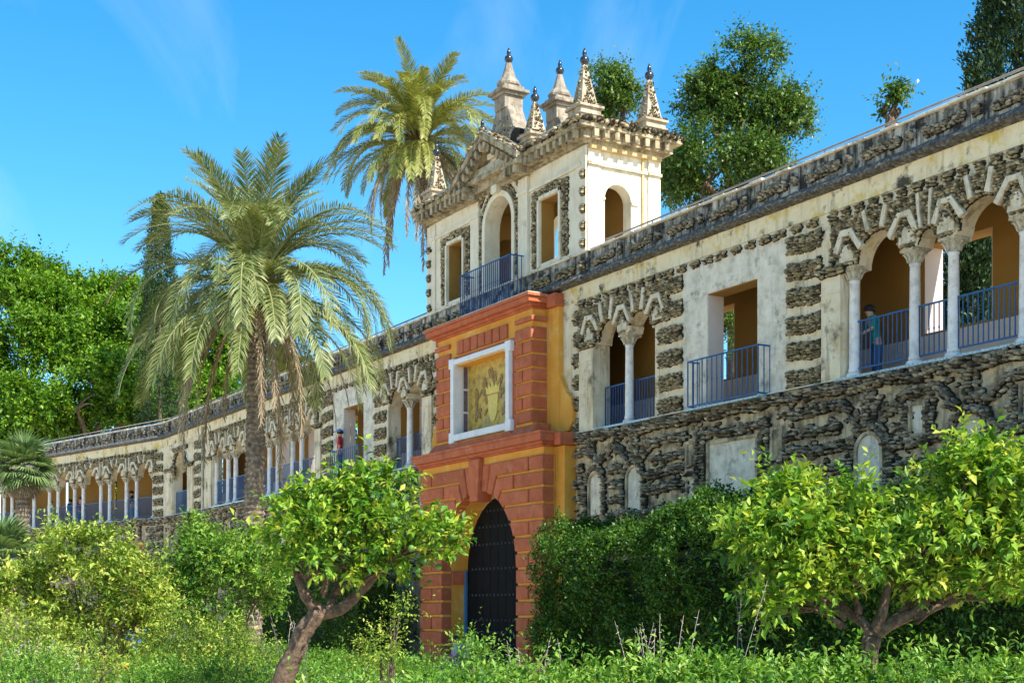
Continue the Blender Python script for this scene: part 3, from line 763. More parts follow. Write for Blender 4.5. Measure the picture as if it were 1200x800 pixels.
# ------------------------------------------------------------------ gate portal
def portal():
    HW, YF = 3.47, -.69; zc, r = 3.06, 2.17
    m = MB().archpanel(-HW, HW, zc, 6.12, r, YF, .15)
    m.box(-HW, -r, YF, .15, 0, zc); m.box(r, HW, YF, .15, 0, zc)
    m.box(HW, 3.93, -.34, 0, 0, 6.12); m.box(-3.93, -HW, -.34, 0, 0, 6.12)
    p = m.build('portal', 'ochre', B)
    g = .034; rr = 2.12; yb = -.42; yf = -.755; ch = .022
    def block(poly, nm='stone_block', y0=yf):
        jt = lambda q: [(a + random.uniform(-.007, .007), b_ + random.uniform(-.007, .007)) for a, b_ in q]
        MB().prism(jt(inset(poly if area(poly) > 0 else poly[::-1], g)), y0 + random.uniform(-.006, .006), yb, ch).build(nm, 'red', p)
    def area(q): return sum(q[i][0] * q[(i + 1) % len(q)][1] - q[(i + 1) % len(q)][0] * q[i][1] for i in range(len(q)))
    def arcpts(a0, a1, s, n=4): return [(s * rr * math.sin(R(a0 + (a1 - a0) * i / n)), zc + rr * math.cos(R(a0 + (a1 - a0) * i / n))) for i in range(n + 1)]
    top = 5.945; pit = .42; E = 3.56
    row = lambda k: (top - pit * k - pit, top - pit * k)
    tn = lambda a, z: math.tan(R(a)) * (z - zc)
    for s in (-1, 1):
        V = []
        z0, z1 = row(0); V.append(arcpts(6.5, 15, s) + [(s * tn(15, z1), z1), (s * tn(6.5, z1), z1)])
        V.append(arcpts(15, 24, s) + [(s * tn(24, z0), z0), (s * 2.80, z0), (s * 2.80, z1), (s * tn(15, z1), z1)])
        V.append([(s * 2.80, z0), (s * E, z0), (s * E, z1), (s * 2.80, z1)])
        z0, z1 = row(1); V.append(arcpts(24, 33, s) + [(s * tn(33, z0), z0), (s * 2.03, z0), (s * 2.03, z1), (s * tn(24, z1), z1)])
        V.append([(s * 2.03, z0), (s * E, z0), (s * E, z1), (s * 2.03, z1)])
        z0, z1 = row(2); V.append(arcpts(33, 43, s) + [(s * tn(43, z0), z0), (s * 2.80, z0), (s * 2.80, z1), (s * tn(33, z1), z1)])
        V.append([(s * 2.80, z0), (s * E, z0), (s * E, z1), (s * 2.80, z1)])
        for k in range(3, 14):
            z0, z1 = row(k); z0 = max(z0, .02)
            if z0 > zc:
                a0 = math.degrees(math.acos(min(1, (z1 - zc) / rr))); a1 = math.degrees(math.acos((z0 - zc) / rr))
                if k == 3: inner = arcpts(43, a1, s); inner = [(s * tn(43, z1), z1)] + inner
                else: inner = arcpts(a0, a1, s)
            else: inner = [(s * rr, z1), (s * rr, z0)]
            if z1 > zc > z0: inner = [(s * rr * math.sin(math.acos((z1 - zc) / rr)), z1), (s * rr, zc), (s * rr, z0)]
            if k % 2 == 0 and k > 3:
                V.append(inner + [(s * 2.80, z0), (s * 2.80, z1)]); V.append([(s * 2.80, z0), (s * E, z0), (s * E, z1), (s * 2.80, z1)])
            else: V.append(inner + [(s * E, z0), (s * E, z1)])
        for q in V: block(q)
    MB().prism([(-.22, 4.93), (.22, 4.93), (.31, 6.1), (-.31, 6.1)], -.86, -.40, .02).build('keystone', 'red', p)
    # impost blocks of the reveal
    for s in (-1, 1): MB().box(s * 2.10, s * 2.2, -.41, .10, 2.66, 3.05, .01).build('impost', 'red', p)
    def cornice(hw, y, z, prof, nm='cornice'):
        """stepped moulding round three sides; prof of (projection, z0, z1)"""
        c = MB()
        for pr, a, b in prof: c.box(-hw - pr, hw + pr, y - pr, .0 - .001 * pr, a, b, .006)
        c.build(nm, 'red', p)
    cornice(3.53, -.75, 0, [(.03, 6.122, 6.17), (.08, 6.171, 6.25), (.19, 6.251, 6.43), (.22, 6.431, 6.50)])
    for s in (-1, 1): MB().box(s * 3.75, s * 4.05, -.55, -.001, 6.13, 6.45, .01).build('cornice', 'red', p)
    # upper stage
    H2, Y2 = 2.70, -.56
    u = MB()
    for s in (-1, 1): u.box(s * 1.52, s * H2, Y2, -.001, 6.501, 9.82); u.box(s * H2, s * 3.33, -.14, -.001, 6.501, 9.82)
    u.box(-1.52, 1.52, Y2, -.001, 8.93, 9.82).box(-1.52, 1.52, Y2, -.001, 6.501, 6.95).box(-1.52, 1.52, -.19, -.001, 6.95, 8.93)
    u.build('upper_stage', 'ochre', B)
    up = p
    for s in (-1, 1):
        for k in range(7):
            z1 = 9.38 - .366 * k; z0 = z1 - .366
            rs = [(1.84, 2.77)] if k % 2 == 0 else [(1.84, 2.28), (2.28, 2.77)]
            for a, b in rs: MB().prism(inset([(min(s * a, s * b), z0), (max(s * a, s * b), z0), (max(s * a, s * b), z1), (min(s * a, s * b), z1)], .032), -.625, -.14, .02).build('stone_block', 'red', p)
        MB().box(s * 1.9, s * 2.79, -.64, -.13, 9.50, 9.62, .012).build('stone_block', 'red', p)
        # scroll bracket beside the upper stage
        pts = [(3.33, 6.52), (3.75, 6.52), (3.95, 6.75), (3.97, 7.1), (3.85, 7.4), (3.62, 7.55), (3.45, 7.85), (3.33, 8.0)]
        MB().prism([(s * a, z) for a, z in pts], -.13, -.001, .012).build('scroll_bracket', 'ochre', p)
    for i in range(7):
        a = -1.47 + i * .42
        MB().prism(inset([(a, 9.22), (a + .42, 9.22), (a + .42, 9.66), (a, 9.66)], .03), -.625, -.5, .018).build('stone_block', 'red', p)
    MB().box(-1.83, 1.83, -.585, -.561, 9.06, 9.2).build('stone_block', 'red', p)
    MB().box(-1.83, -1.53, -.58, -.561, 6.72, 9.06).box(1.53, 1.83, -.58, -.561, 6.72, 9.06).build('surround', 'red', p)
    b = MB().prism([(-.80, 6.5), (-.56, 6.78), (-.2, 6.78), (-.2, 6.5)], -2.95, -1.76, 0, 'x').prism([(-.80, 6.5), (-.56, 6.78), (-.2, 6.78), (-.2, 6.5)], 1.76, 2.95, 0, 'x')
    b.box(-1.76, 1.76, -.70, -.561, 6.501, 6.70).build('plinth', 'red', p)
    cornice(2.735, -.6, 0, [(.03, 9.822, 9.87), (.10, 9.871, 9.94), (.24, 9.941, 10.08), (.30, 10.081, 10.16)])
    for s in (-1, 1): MB().box(s * 2.98, s * 3.40, -.3, -.002, 9.80, 10.13, .01).build('cornice', 'red', p)
    MB().box(-3.0, 3.0, -.88, -.45, 10.161, 10.185).build('lead_flashing', 'oldplaster', p)
    # white framed mosaic
    f = MB()
    for s in (-1, 1):
        f.box(s * 1.50, s * 1.69, -.70, -.40, 6.90, 8.98, .012)
        f.box(s * 1.48, s * 1.78, -.705, -.55, 8.86, 9.14, .01); f.box(s * 1.48, s * 1.78, -.705, -.55, 6.71, 7.02, .01)
    f.box(-1.52, 1.52, -.70, -.40, 8.96, 9.10, .012); f.box(-1.52, 1.52, -.70, -.40, 6.76, 6.95, .012)
    f = f.build('picture_frame', 'white', B)
    MB().box(-1.5, 1.5, -.21, -.192, 6.95, 8.93).build('mosaic_panel', 'mosaic', f)
    # coat of arms in relief: shield, crown and mantling
    sh = [(-.30, 7.95), (.30, 7.95), (.27, 7.65), (.22, 7.40), (.12, 7.22), (0, 7.16), (-.12, 7.22), (-.22, 7.40), (-.27, 7.65)]
    MB().prism(sh, -.245, -.211, .015).build('shield', 'gold', f)
    cr = [(-.34, 7.98), (.34, 7.98), (.40, 8.22)]
    for k in range(9): cr.append((.40 - .1 * k - .05, 8.16 if k % 2 else 8.12)); cr.append((.40 - .1 * (k + 1) + .0, 8.25)) if k < 8 else None
    MB().prism([(-.34, 7.98), (.34, 7.98), (.42, 8.24), (.28, 8.14), (.21, 8.30), (.10, 8.15), (0, 8.33), (-.10, 8.15), (-.21, 8.30), (-.28, 8.14), (-.42, 8.24)], -.25, -.211, .01).build('crown', 'gold', f)
    mt = MB()
    for k in range(60):
        a = random.uniform(-1, 1); x = a * 1.0; z = 7.35 + random.random() * 1.35 * (1 - .45 * abs(a)); 
        if abs(x) < .36 and z < 8.3: continue
        w_ = random.uniform(.04, .11); h_ = random.uniform(.06, .2); t = random.uniform(-.8, .8)
        q = [(x + c * math.cos(t) - d * math.sin(t), z + c * math.sin(t) + d * math.cos(t)) for c, d in ((-w_, 0), (0, -h_), (w_, 0), (w_ * .4, h_), (-w_ * .4, h_))]
        mt.prism(q, -.225 - .012 * random.random(), -.2115)
    mt.build('mantling', 'browngold', f, kind='stuff')
    for k in range(3):
        MB().box(-1.50, -1.488, -.37, -.23, 6.98 + .66 * k, 7.58 + .66 * k).build('reveal_pane', 'pane', f)
    MB().box(-1.498, -1.482, -.40, -.372, 6.95, 8.93).box(-1.498, -1.482, -.228, -.212, 6.95, 8.93).box(-1.498, -1.482, -.372, -.228, 7.585, 7.635).box(-1.498, -1.482, -.372, -.228, 8.245, 8.295).build('reveal_bars', 'white', f)
    # gate leaf
    d = MB().prism([(-2.1, 0), (2.1, 0)] + [(2.1 * math.cos(math.pi * i / 20), zc + 2.1 * math.sin(math.pi * i / 20)) for i in range(21)], .10, .149).build('gate_door', 'doorwood', B)
    for i in range(9): 
        x = -2.0 + i * .44; hh = zc + math.sqrt(max(.05, 2.08 ** 2 - min(abs(x), abs(x + .42)) ** 2)) - .25 if True else 0
        hh = zc + math.sqrt(max(.02, 2.05 ** 2 - max(abs(x), abs(x + .42)) ** 2))
        MB().box(x + .01, x + .43, .075, .0995, .05, hh, .006).build('plank', 'doorwood', d)
    st = MB()
    for z in (.55, .95, 1.28, 1.62, 2.35, 3.1, 3.8, 4.3, 4.75):
        for i in range(19):
            x = -1.95 + i * .215
            if x * x + max(0, z - zc) ** 2 < 1.95 ** 2: st.lathe([(.045, 0), (.035, .02), (.004, .04)], 0, 0, 6); 
            else: continue
            for q in range(len(st.v) - 18, len(st.v)):
                vx, vy, vz = st.v[q]; st.v[q] = (x + vx, .075 - vz, z + vy)
    st.build('studs', 'stud', d, kind='stuff')
    MB().box(-2.168, -2.06, -.0, .07, 0, 3.06).build('door_frame', 'bluewood', d)
    # masonry behind the portal
    MB().box(-3.3, 3.3, .152, .45, 0, 10.2).build('core_wall', 'plaster', B)
    MB().box(-3.3, 3.3, .0, .15, 6.2, 10.2).build('core_wall', 'plaster', B)
portal()

# ------------------------------------------------------------------ tower
def tower():
    HW, D, Z0, Z1 = 4.42, 2.30, 10.2, 13.72
    TW = 'towerplaster'
    base = MB().box(-4.6, 4.6, -.04, 2.33, 10.201, 10.95)
    tb = base.build('tower_plinth', 'parapet', B)
    for s in (-1, 1):
        quoin(s * 2.3, 10.62, .9, .26, tb, 'rock', 2, -.045); quoin(s * 3.5, 10.62, .95, .26, tb, 'rock', 2, -.045); quoin(s * 4.3, 10.62, .3, .26, tb, 'rock', 2, -.045)
    ledge(-4.6, 4.6, tb, y=-.04)
    MB().box(-4.66, 4.66, -.10, 2.36, 10.951, 11.0, .01).build('coping', 'oldplaster', tb)
    f = MB()
    win = ((-3.16, -2.18), (2.18, 3.16))
    zb = 11.001
    for y0, y1 in ((0, .42), (D - .42, D)):
        back = y0 > 0
        for a, b in (((-HW, -.76), (.76, HW)) if back else ((-HW, -3.16), (-2.18, -.76), (.76, 2.18), (3.16, HW))): f.box(a, b, y0, y1, zb, Z1)
        for a, b in (() if back else win): f.box(a, b, y0, y1, 12.84, Z1); f.box(a, b, y0, y1, zb, 11.15)
        f.archpanel(-.76, .76, 12.74, Z1, .755, y0, y1)
    t = f.build('tower', TW, B)
    sd = MB()
    for s in (-1, 1):
        sd = MB()
        # side walls with one arch, built along y
        m = MB().archpanel(.42, D - .42, 12.42, Z1, .41, HW - .36, HW, cx=.97)
        m.box(.42, .56, HW - .36, HW, zb, 12.42); m.box(1.38, D - .42, HW - .36, HW, zb, 12.42)
        m.v = [(s * y, x, z) for x, y, z in m.v]
        sd.add(m.v, m.f)
        for a, b in ((.02, .40), (1.90, 2.28)): sd.box(s * (HW), s * (HW + .05), a, b, zb, Z1 - .02)
        sd.box(s * HW, s * (HW + .04), .50, .56, 12.38, 12.44); sd.box(s * HW, s * (HW + .04), 1.38, 1.60, 12.36, 12.44)
        sd.build('side_wall', TW, B)
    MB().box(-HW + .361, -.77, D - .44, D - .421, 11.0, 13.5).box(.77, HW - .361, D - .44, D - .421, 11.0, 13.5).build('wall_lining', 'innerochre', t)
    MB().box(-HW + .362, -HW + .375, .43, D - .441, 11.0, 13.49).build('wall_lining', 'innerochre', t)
    MB().box(-HW + .37, HW - .37, .43, D - .43, 13.5, 13.71).build('ceiling', 'innerochre', B)
    # ochre linings inside openings
    li = MB()
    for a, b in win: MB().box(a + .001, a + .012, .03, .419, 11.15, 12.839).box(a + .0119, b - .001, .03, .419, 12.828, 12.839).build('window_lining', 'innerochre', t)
    for x in (-1.6, 1.6):
        m = MB().archpanel(.43, D - .43, 12.3, 13.49, .5, x - .12, x + .12)
        m.v = [(b, a, c) for a, b, c in m.v]; m.build('inner_arch', 'innerochre', t)
        m = MB().box(x - .12, x + .12, .43, .64, 11, 12.3).box(x - .12, x + .12, D - .64, D - .43, 11, 12.3).build('inner_arch', 'innerochre', t)
    # front orders: pilasters, frames, rubble
    for s in (-1, 1):
        for a, b, y in ((3.96, 4.20, -.04), (1.12, 1.62, -.08)):
            MB().box(s * a, s * b, y, -.001, zb, 13.66, .005).box(s * (a - .03), s * (b + .03), y - .04, -.002, 13.20, 13.30, .005).build('pilaster', TW, t)
        MB().box(s * 4.20, s * 4.46, -.05, -.001, zb, 13.66).build('pilaster', TW, t)
        for k in range(5): quoin(s * 4.33, 12.95 - .44 * k, .2, .22, t, 'rock', 2, -.055)
        c = s * 2.67
        fr = MB()
        for a, b, z0, z1 in ((-.58, -.49, 11.05, 12.94), (.49, .58, 11.05, 12.94), (-.58, .58, 12.84, 12.94)): fr.box(c + a, c + b, -.07, -.001, z0, z1, .008)
        fr.build('window_frame', TW, t)
        KW = dict(y=-.005, dep=.06, sl=.10, sh=.055)
        rubble('rubble_surround', [((c - .76, 11.1), (c - .76, 13.1), .3, dict(KW, horizontal=True)), ((c + .76, 11.1), (c + .76, 13.1), .3, dict(KW, horizontal=True)), ((c - .9, 13.06), (c + .9, 13.06), .20, KW)], t, 'rock', 2)
        MB().box(s * 1.66, s * 3.93, -.05, -.001, 13.20, 13.29, .005).build('string_course', TW, t)
        # side string course and ochre band
        MB().box(s * (HW + .001), s * (HW + .07), .40, 1.9, 13.20, 13.28, .005).box(s * (HW + .051), s * (HW + .11), 0, .42, 13.20, 13.28, .005).box(s * (HW + .051), s * (HW + .11), 1.88, 2.3, 13.20, 13.28, .005).build('string_course', 'capital', t)
        MB().box(s * (HW + .001), s * (HW + .05), 1.70, 1.76, zb, 13.6).build('drainpipe', 'paleochre', t)
        MB().box(s * (HW + .001), s * (HW + .13), .03, 2.27, 13.60, 13.719, .005).build('band', 'paleochre', t)
    # central arch: archivolt and rubble
    a = MB()
    for i in range(20):
        t0, t1 = math.pi * i / 20, math.pi * (i + 1) / 20
        q = [(.76 * math.cos(t0), 12.74 + .76 * math.sin(t0)), (.92 * math.cos(t0), 12.74 + .92 * math.sin(t0)), (.92 * math.cos(t1), 12.74 + .92 * math.sin(t1)), (.76 * math.cos(t1), 12.74 + .76 * math.sin(t1))]
        a.prism(q, -.08, -.001)
    a.box(-.92, -.76, -.08, -.001, zb, 12.74).box(.76, .92, -.08, -.001, zb, 12.74).build('archivolt', TW, t)
    KW = dict(y=-.005, dep=.08, sl=.11, sh=.06)
    rubble('rubble_surround', arc_strips(0, 12.74, 1.03, 0, 180, 12, .2, KW) + [((-1.03, 11.1), (-1.03, 12.74), .2, dict(KW, horizontal=True)), ((1.03, 11.1), (1.03, 12.74), .2, dict(KW, horizontal=True))], t, 'rock', 2)
    rubble('rubble_surround', arc_strips(0, 12.74, 1.38, 35, 80, 4, .2, KW) + arc_strips(0, 12.74, 1.38, 100, 145, 4, .2, KW), t, 'rock', 2)
    MB().box(-.16, .16, -.22, -.001, 13.58, 14.55, .01).box(-.22, .22, -.30, -.002, 14.55, 14.7, .01).build('keystone', TW, t)
    # attic behind the pediment
    MB().box(-1.75, 1.75, -.06, .3, 13.72, 14.3).prism([(-1.75, 14.3), (1.75, 14.3), (0, 15.0)], -.06, .3).build('gable_wall', TW, t)
    # entablature and dentils
    e = MB().box(-HW - .10, HW + .10, -.10, D + .10, 13.721, 13.80)
    e.box(-HW - .42, HW + .42, -.42, D + .42, 14.02, 14.16, .012); e.box(-HW - .24, HW + .24, -.24, D + .24, 13.801, 14.02)
    e = e.build('cornice', 'cornice', B)
    dm = MB().box(-.07, .07, -.16, .0, -.10, .10, .006).mesh('dentil')
    def dent(x, y, rz):
        o = link('dentil', dm, 'cornice', e); o.location = (x, y, 13.91); o.rotation_euler = (0, 0, rz)
    n = 30
    for i in range(n):
        x = -HW - .15 + (i + .5) * (2 * HW + .3) / n
        if abs(x) > 1.7: dent(x, -.245, 0)
    for i in range(8):
        y = -.1 + (i + .5) * (D + .2) / 8; dent(HW + .245, y, math.pi / 2); dent(-HW - .245, y, -math.pi / 2)
    RK = dict(y=-.36, dep=.14, sl=.14, sh=.07)
    # rubble roof edge on all sides
    P, S, A = [], [], []
    def edge(p0, p1, n_):
        for i in range(n_):
            q = Vector(p0).lerp(Vector(p1), (i + random.random()) / n_)
            P.append((q.x + random.uniform(-.06, .06), q.y + random.uniform(-.06, .06), q.z + random.uniform(-.02, .09))); S.append((random.uniform(.05, .11), random.uniform(.05, .11), random.uniform(.03, .06))); A.append(random.uniform(-.3, .3))
    hx, fy, by = HW + .40, -.40, D + .40
    for (p, q, c) in (((-hx, fy, 14.17), (-1.8, fy, 14.17), 70), ((1.8, fy, 14.17), (hx, fy, 14.17), 70), ((hx, fy, 14.17), (hx, by, 14.17), 110), ((-hx, fy, 14.17), (-hx, by, 14.17), 90), ((-hx, by, 14.17), (hx, by, 14.17), 120)): edge(p, q, c)
    link('roof_edge_rubble', stones_mesh('roof_edge_rubble', P, S, A, 1), 'rock', B, kind='stuff')
    MB().prism([(-HW - .3, 14.161), (HW + .3, 14.161), (HW - .6, 14.42), (-HW + .6, 14.42)], -.3, D + .3).build('roof', 'capital', B)
    # pediment
    pe = MB()
    for s in (-1, 1):
        pe.prism([(s * 1.95, 13.98), (s * 1.95, 14.14), (0, 15.22), (0, 15.04)], -.62, .4)
        pe.prism([(s * 1.80, 13.86), (s * 1.85, 13.98), (0, 15.03), (0, 14.93)], -.44, .3)
        pe.box(s * 1.05, s * 1.95, -.60, -.1, 13.86, 13.98, .01).box(s * 1.1, s * 1.85, -.4, -.1, 13.66, 13.859)
    pe = pe.build('pediment', 'cornice', B)
    for s in (-1, 1):
        for i in range(7):
            f_ = (i + .6) / 7; x = s * 1.75 * (1 - f_); z = 13.88 + f_ * 1.0
            o = link('dentil', dm, 'cornice', pe); o.location = (x, -.45, z - .0); o.rotation_euler = (0, s * math.atan2(1.06, 1.9), 0)
        for i in range(3):
            o = link('dentil', dm, 'cornice', pe); o.location = (s * (1.2 + .26 * i), -.41, 13.76)
        rubble('rubble_raking_edge', [((s * 1.95, 14.20), (s * .05, 15.26), .10, dict(y=-.50, dep=.16, sl=.14, sh=.07)), ((s * 1.95, 14.20), (s * .05, 15.26), .10, dict(y=-.25, dep=.16, sl=.14, sh=.07))], pe, 'rock', 1)
        MB().prism([(s * 1.93, 14.145), (s * 1.93, 14.19), (0, 15.26), (0, 15.225)], -.60, .42).build('slab', 'oldplaster', pe)
    # obelisks
    OB = {}
    def obelisk(x, y, z, pw, ph, h, small=False):
        key = (pw, ph, h)
        if key not in OB:
            a = MB().box(-pw, pw, -pw, pw, 0, ph, .012).box(-pw - .04, pw + .04, -pw - .04, pw + .04, ph * .52, ph * .60, .008).box(-pw - .06, pw + .06, -pw - .06, pw + .06, ph - .07, ph + .001, .008)
            a.lathe([(pw * .80, ph + .002), (pw * .16, ph + h)], 0, 0, 4, True)
            b = MB()
            P, S, A = [], [], []
            for fc in range(4):
                for k in range(46):
                    f_ = random.random() ** 1.4 * .9 + .05; hw = pw * (.80 + (.16 - .80) * f_); o_ = random.uniform(-.72, .72) * hw
                    q = Matrix.Rotation(fc * math.pi / 2, 3, 'Z') @ Vector((o_, -hw - .004, ph + h * f_))
                    P.append(tuple(q)); S.append((random.uniform(.018, .04),) * 2 + (random.uniform(.015, .03),)); A.append(random.uniform(-.5, .5))
                for k in range(12):
                    q = Matrix.Rotation(fc * math.pi / 2, 3, 'Z') @ Vector((random.uniform(-.6, .6) * pw, -pw - .004, ph * random.uniform(.12, .45))); P.append(tuple(q)); S.append((.035, .03, .022)); A.append(0)
                for k in range(16):
                    q = Matrix.Rotation(fc * math.pi / 2, 3, 'Z') @ Vector((random.uniform(-1, 1) * pw, -pw * .95, ph + .03)); P.append(tuple(q)); S.append((.05, .05, .03)); A.append(0)
            st = stones_mesh('obelisk_rubble', P, S, A, 1); st.materials.append(M['rock'])
            z0 = ph + h
            ball = MB().lathe([(.055, z0 - .01), (.05, z0 + .02), (.10, z0 + .06), (.122, z0 + .12), (.105, z0 + .19), (.05, z0 + .235), (.045, z0 + .25), (.06, z0 + .29), (.045, z0 + .36), (.012, z0 + .44)], 0, 0, 14).mesh('ball_finial', True)
            OB[key] = (a.mesh('obelisk'), st, ball)
        a, st, ball = OB[key]
        o = link('obelisk', a, 'obelisk', B); o.location = (x, y, z)
        link('obelisk_rubble', st, 'rock', o, kind='stuff'); link('ball_finial', ball, 'blackball', o)
    for x in (-4.15, 4.15):
        for y in (.12, 2.15): obelisk(x, y, 14.2, .31, .52, 1.10)
    for x in (-1.48, 1.48):
        for y in (.25, 2.05): obelisk(x, y, 14.4, .30, .42, .92)
    # scrolled pedestals with bell urns
    for y, nm in ((.28, 'f'), (1.98, 'b')):
        p = MB()
        prof = [(0, 14.35), (1.22, 14.35), (1.26, 14.58), (1.14, 14.80), (.98, 14.88), (.88, 15.05), (.70, 15.28), (.56, 15.55), (.42, 15.82), (.31, 16.02), (.29, 16.30), (0, 16.30)]
        p.prism(prof + [(-a, z) for a, z in prof[::-1]][1:-1], y - .24, y + .24, .02)
        p.box(-.295, .295, y - .295, y + .295, 15.95, 16.31, .01); p.box(-.36, .36, y - .36, y + .36, 16.31, 16.40, .01); p.box(-.44, .44, y - .44, y + .44, 16.40, 16.49, .012); p.box(-.32, .32, y - .32, y + .32, 16.49, 16.6, .01)
        p = p.build('scrolled_pedestal', 'urnstone', B)
        P, S, A = [], [], []
        for k in range(260):
            x = random.uniform(-.9, .9); z = random.uniform(14.5, 15.7)
            lim = 1.05 - (z - 14.5) * .55
            if abs(x) < lim and not (abs(x) < .16 and z < 15): P.append((x, y - .225, z)); S.append((random.uniform(.03, .07), .035, random.uniform(.02, .045))); A.append(random.uniform(-.6, .6))
        link('rubble_relief', stones_mesh('rubble_relief', P, S, A, 1), 'darkrock', p)
        for s in (-1, 1):
            MB().tube([(s * .82, y - .27, 14.95), (s * .82, y + .27, 14.95)], .26, 16).build('volute', 'darkrock', p)
        MB().lathe([(.28, 16.6), (.34, 16.65), (.35, 16.71), (.30, 16.79), (.21, 16.89), (.16, 17.04), (.11, 17.20), (.085, 17.30)], 0, y, 8, rot=math.pi / 8).build('bell_urn', 'urnstone', p)
        z0 = 17.3
        MB().lathe([(.055, z0 - .01), (.05, z0 + .02), (.10, z0 + .06), (.122, z0 + .12), (.105, z0 + .19), (.05, z0 + .235), (.045, z0 + .25), (.06, z0 + .29), (.045, z0 + .36), (.012, z0 + .44)], 0, y, 14).build('ball_finial', 'blackball', p, True)
    # balcony over the portal
    railing(-1.42, 1.42, -.50, 10.30, 11.52, side=.48, step=.115)
    MB().box(-1.6, 1.6, -.56, -.25, 10.19, 10.28, .01).build('balcony_slab', 'oldplaster', B)
tower()

# ================================================================== vegetation helpers
def leaves_mesh(name, P, Dr, L, W, var, near=True, fold=.25, nrm=None):
    """one leaf per row: base P, axis Dr, length L, width W"""
    n = len(P); Dr = Dr / np.linalg.norm(Dr, axis=1, keepdims=True)
    up = rng.normal(size=(n, 3)) * .55 + np.array([0, 0, 1.0]) if nrm is None else nrm
    S = np.cross(Dr, up); S /= np.linalg.norm(S, axis=1, keepdims=True) + 1e-9; N = np.cross(S, Dr)
    L = L[:, None]; W = W[:, None]
    tip = P + Dr * L - N * L * .12
    l = P + Dr * L * .5 + S * W * .5 + N * W * fold; r = P + Dr * L * .5 - S * W * .5 + N * W * fold
    if near:
        m = P + Dr * L * .5; V = np.stack([P, l, m, r, tip], 1).reshape(-1, 3)
        F = np.array([[0, 2, 1], [0, 3, 2], [1, 2, 4], [2, 3, 4]]); k = 5
    else:
        V = np.stack([P, r, tip, l], 1).reshape(-1, 3); F = np.array([[0, 1, 2, 3]]); k = 4
    FF = (F[None] + (np.arange(n) * k)[:, None, None]).reshape(-1, F.shape[1])
    return npmesh(name, V, FF, True, np.repeat(np.clip(var, 0, 1), k))
def unit(n):
    v = rng.normal(size=(n, 3)); return v / np.linalg.norm(v, axis=1, keepdims=True)
def blob_points(blobs, n, inner=.55, gap=0., gscale=1.2):
    """points in the outer shell of a union of ellipsoids, with their outward direction"""
    B_ = np.array([list(b[0]) + list(b[1]) for b in blobs], float); C, Rr = B_[:, :3], B_[:, 3:]
    wgt = (Rr[:, 0] * Rr[:, 2] + Rr[:, 1] * Rr[:, 2]); wgt = wgt / wgt.sum()
    out_p, out_d, got = [], [], 0
    ph = rng.uniform(0, 6.28, 9)
    while got < n:
        k = rng.choice(len(blobs), n, p=wgt); u = unit(n); rad = inner + (1 - inner) * rng.random(n) ** .6
        lump = 1 + .16 * np.sin(u[:, 0] * 5 + ph[0] + k) * np.sin(u[:, 1] * 6 + ph[1] + k) + .12 * np.sin(u[:, 2] * 9 + ph[2] + 2 * k)
        p = C[k] + u * Rr[k] * (rad * lump)[:, None]
        d = ((p[:, None, :] - C[None]) / Rr[None]); q = (d ** 2).sum(2); q[np.arange(n), k] = 9
        ok = (q.min(1) > .35) if len(blobs) > 1 else np.ones(n, bool)
        if gap:
            g = np.sin(p[:, 0] * gscale + ph[3]) * np.sin(p[:, 1] * gscale * 1.1 + ph[4]) * np.sin(p[:, 2] * gscale * 1.3 + ph[5]) + .5 * np.sin(p[:, 0] * gscale * 2.3 + ph[6]) * np.sin(p[:, 2] * gscale * 2.1 + ph[7])
            ok &= g > -gap + rng.uniform(-.3, .3, n)
        out_p.append(p[ok]); out_d.append((u / Rr[k])[ok]); got += ok.sum()
    P = np.concatenate(out_p)[:n]; D = np.concatenate(out_d)[:n]
    return P, D / np.linalg.norm(D, axis=1, keepdims=True)
def foliage(name, blobs, n_shoot, per, leaf, width, shoot, mat_, parent, near=True, up=.4, droop=0., inner=.55, gap=0., gscale=1.2, spread=.9, vbias=.5, vsd=.22, kind='stuff', fold=.25):
    P, D = blob_points(blobs, n_shoot, inner, gap, gscale)
    A = D + np.array([0, 0, up]) + rng.normal(size=P.shape) * .45; A /= np.linalg.norm(A, axis=1, keepdims=True)
    t = np.tile(np.linspace(0, 1, per), n_shoot); idx = np.repeat(np.arange(n_shoot), per)
    sl = shoot * (rng.uniform(.6, 1.3, n_shoot) + (rng.random(n_shoot) < .10) * 1.0)[idx]
    LP = P[idx] + A[idx] * (t * sl)[:, None]
    side = unit(len(idx)); side -= (side * A[idx]).sum(1, keepdims=True) * A[idx]; side /= np.linalg.norm(side, axis=1, keepdims=True) + 1e-9
    LD = A[idx] * (.35 + .5 * t)[:, None] + side * spread + np.array([0, 0, -droop])
    L = leaf * rng.uniform(.55, 1.35, len(idx)) * (1 - .25 * t); W = L * width * rng.uniform(.8, 1.2, len(idx))
    var = np.clip(vbias + rng.normal(size=n_shoot)[idx] * vsd * .8 + rng.normal(size=len(idx)) * vsd * .6 + (t - .5) * .25, 0, 1)
    return link(name, leaves_mesh(name, LP, LD, L, W, var, near, fold), mat_, parent, kind=kind)
def lumps(bl, k=9, r=.42, out=.72):
    """break each ellipsoid into a cluster of smaller leaf clumps"""
    L = []
    for c, rad in bl:
        for u in unit(k):
            if u[2] < -.6: u[2] *= -.4
            f = random.uniform(.8, 1.25) * r
            L.append((tuple(c[i] + u[i] * rad[i] * out for i in range(3)), tuple(rad[i] * f for i in range(3))))
    return L
def pblob(px, py, dep, rx, rz, rd=None, dd=0.):
    s = FPX / dep; c = at(px, py, dep + dd); r = rx / s
    return (tuple(c), (r if rd is None else (r + rd) / 2, r if rd is None else rd, rz / s))
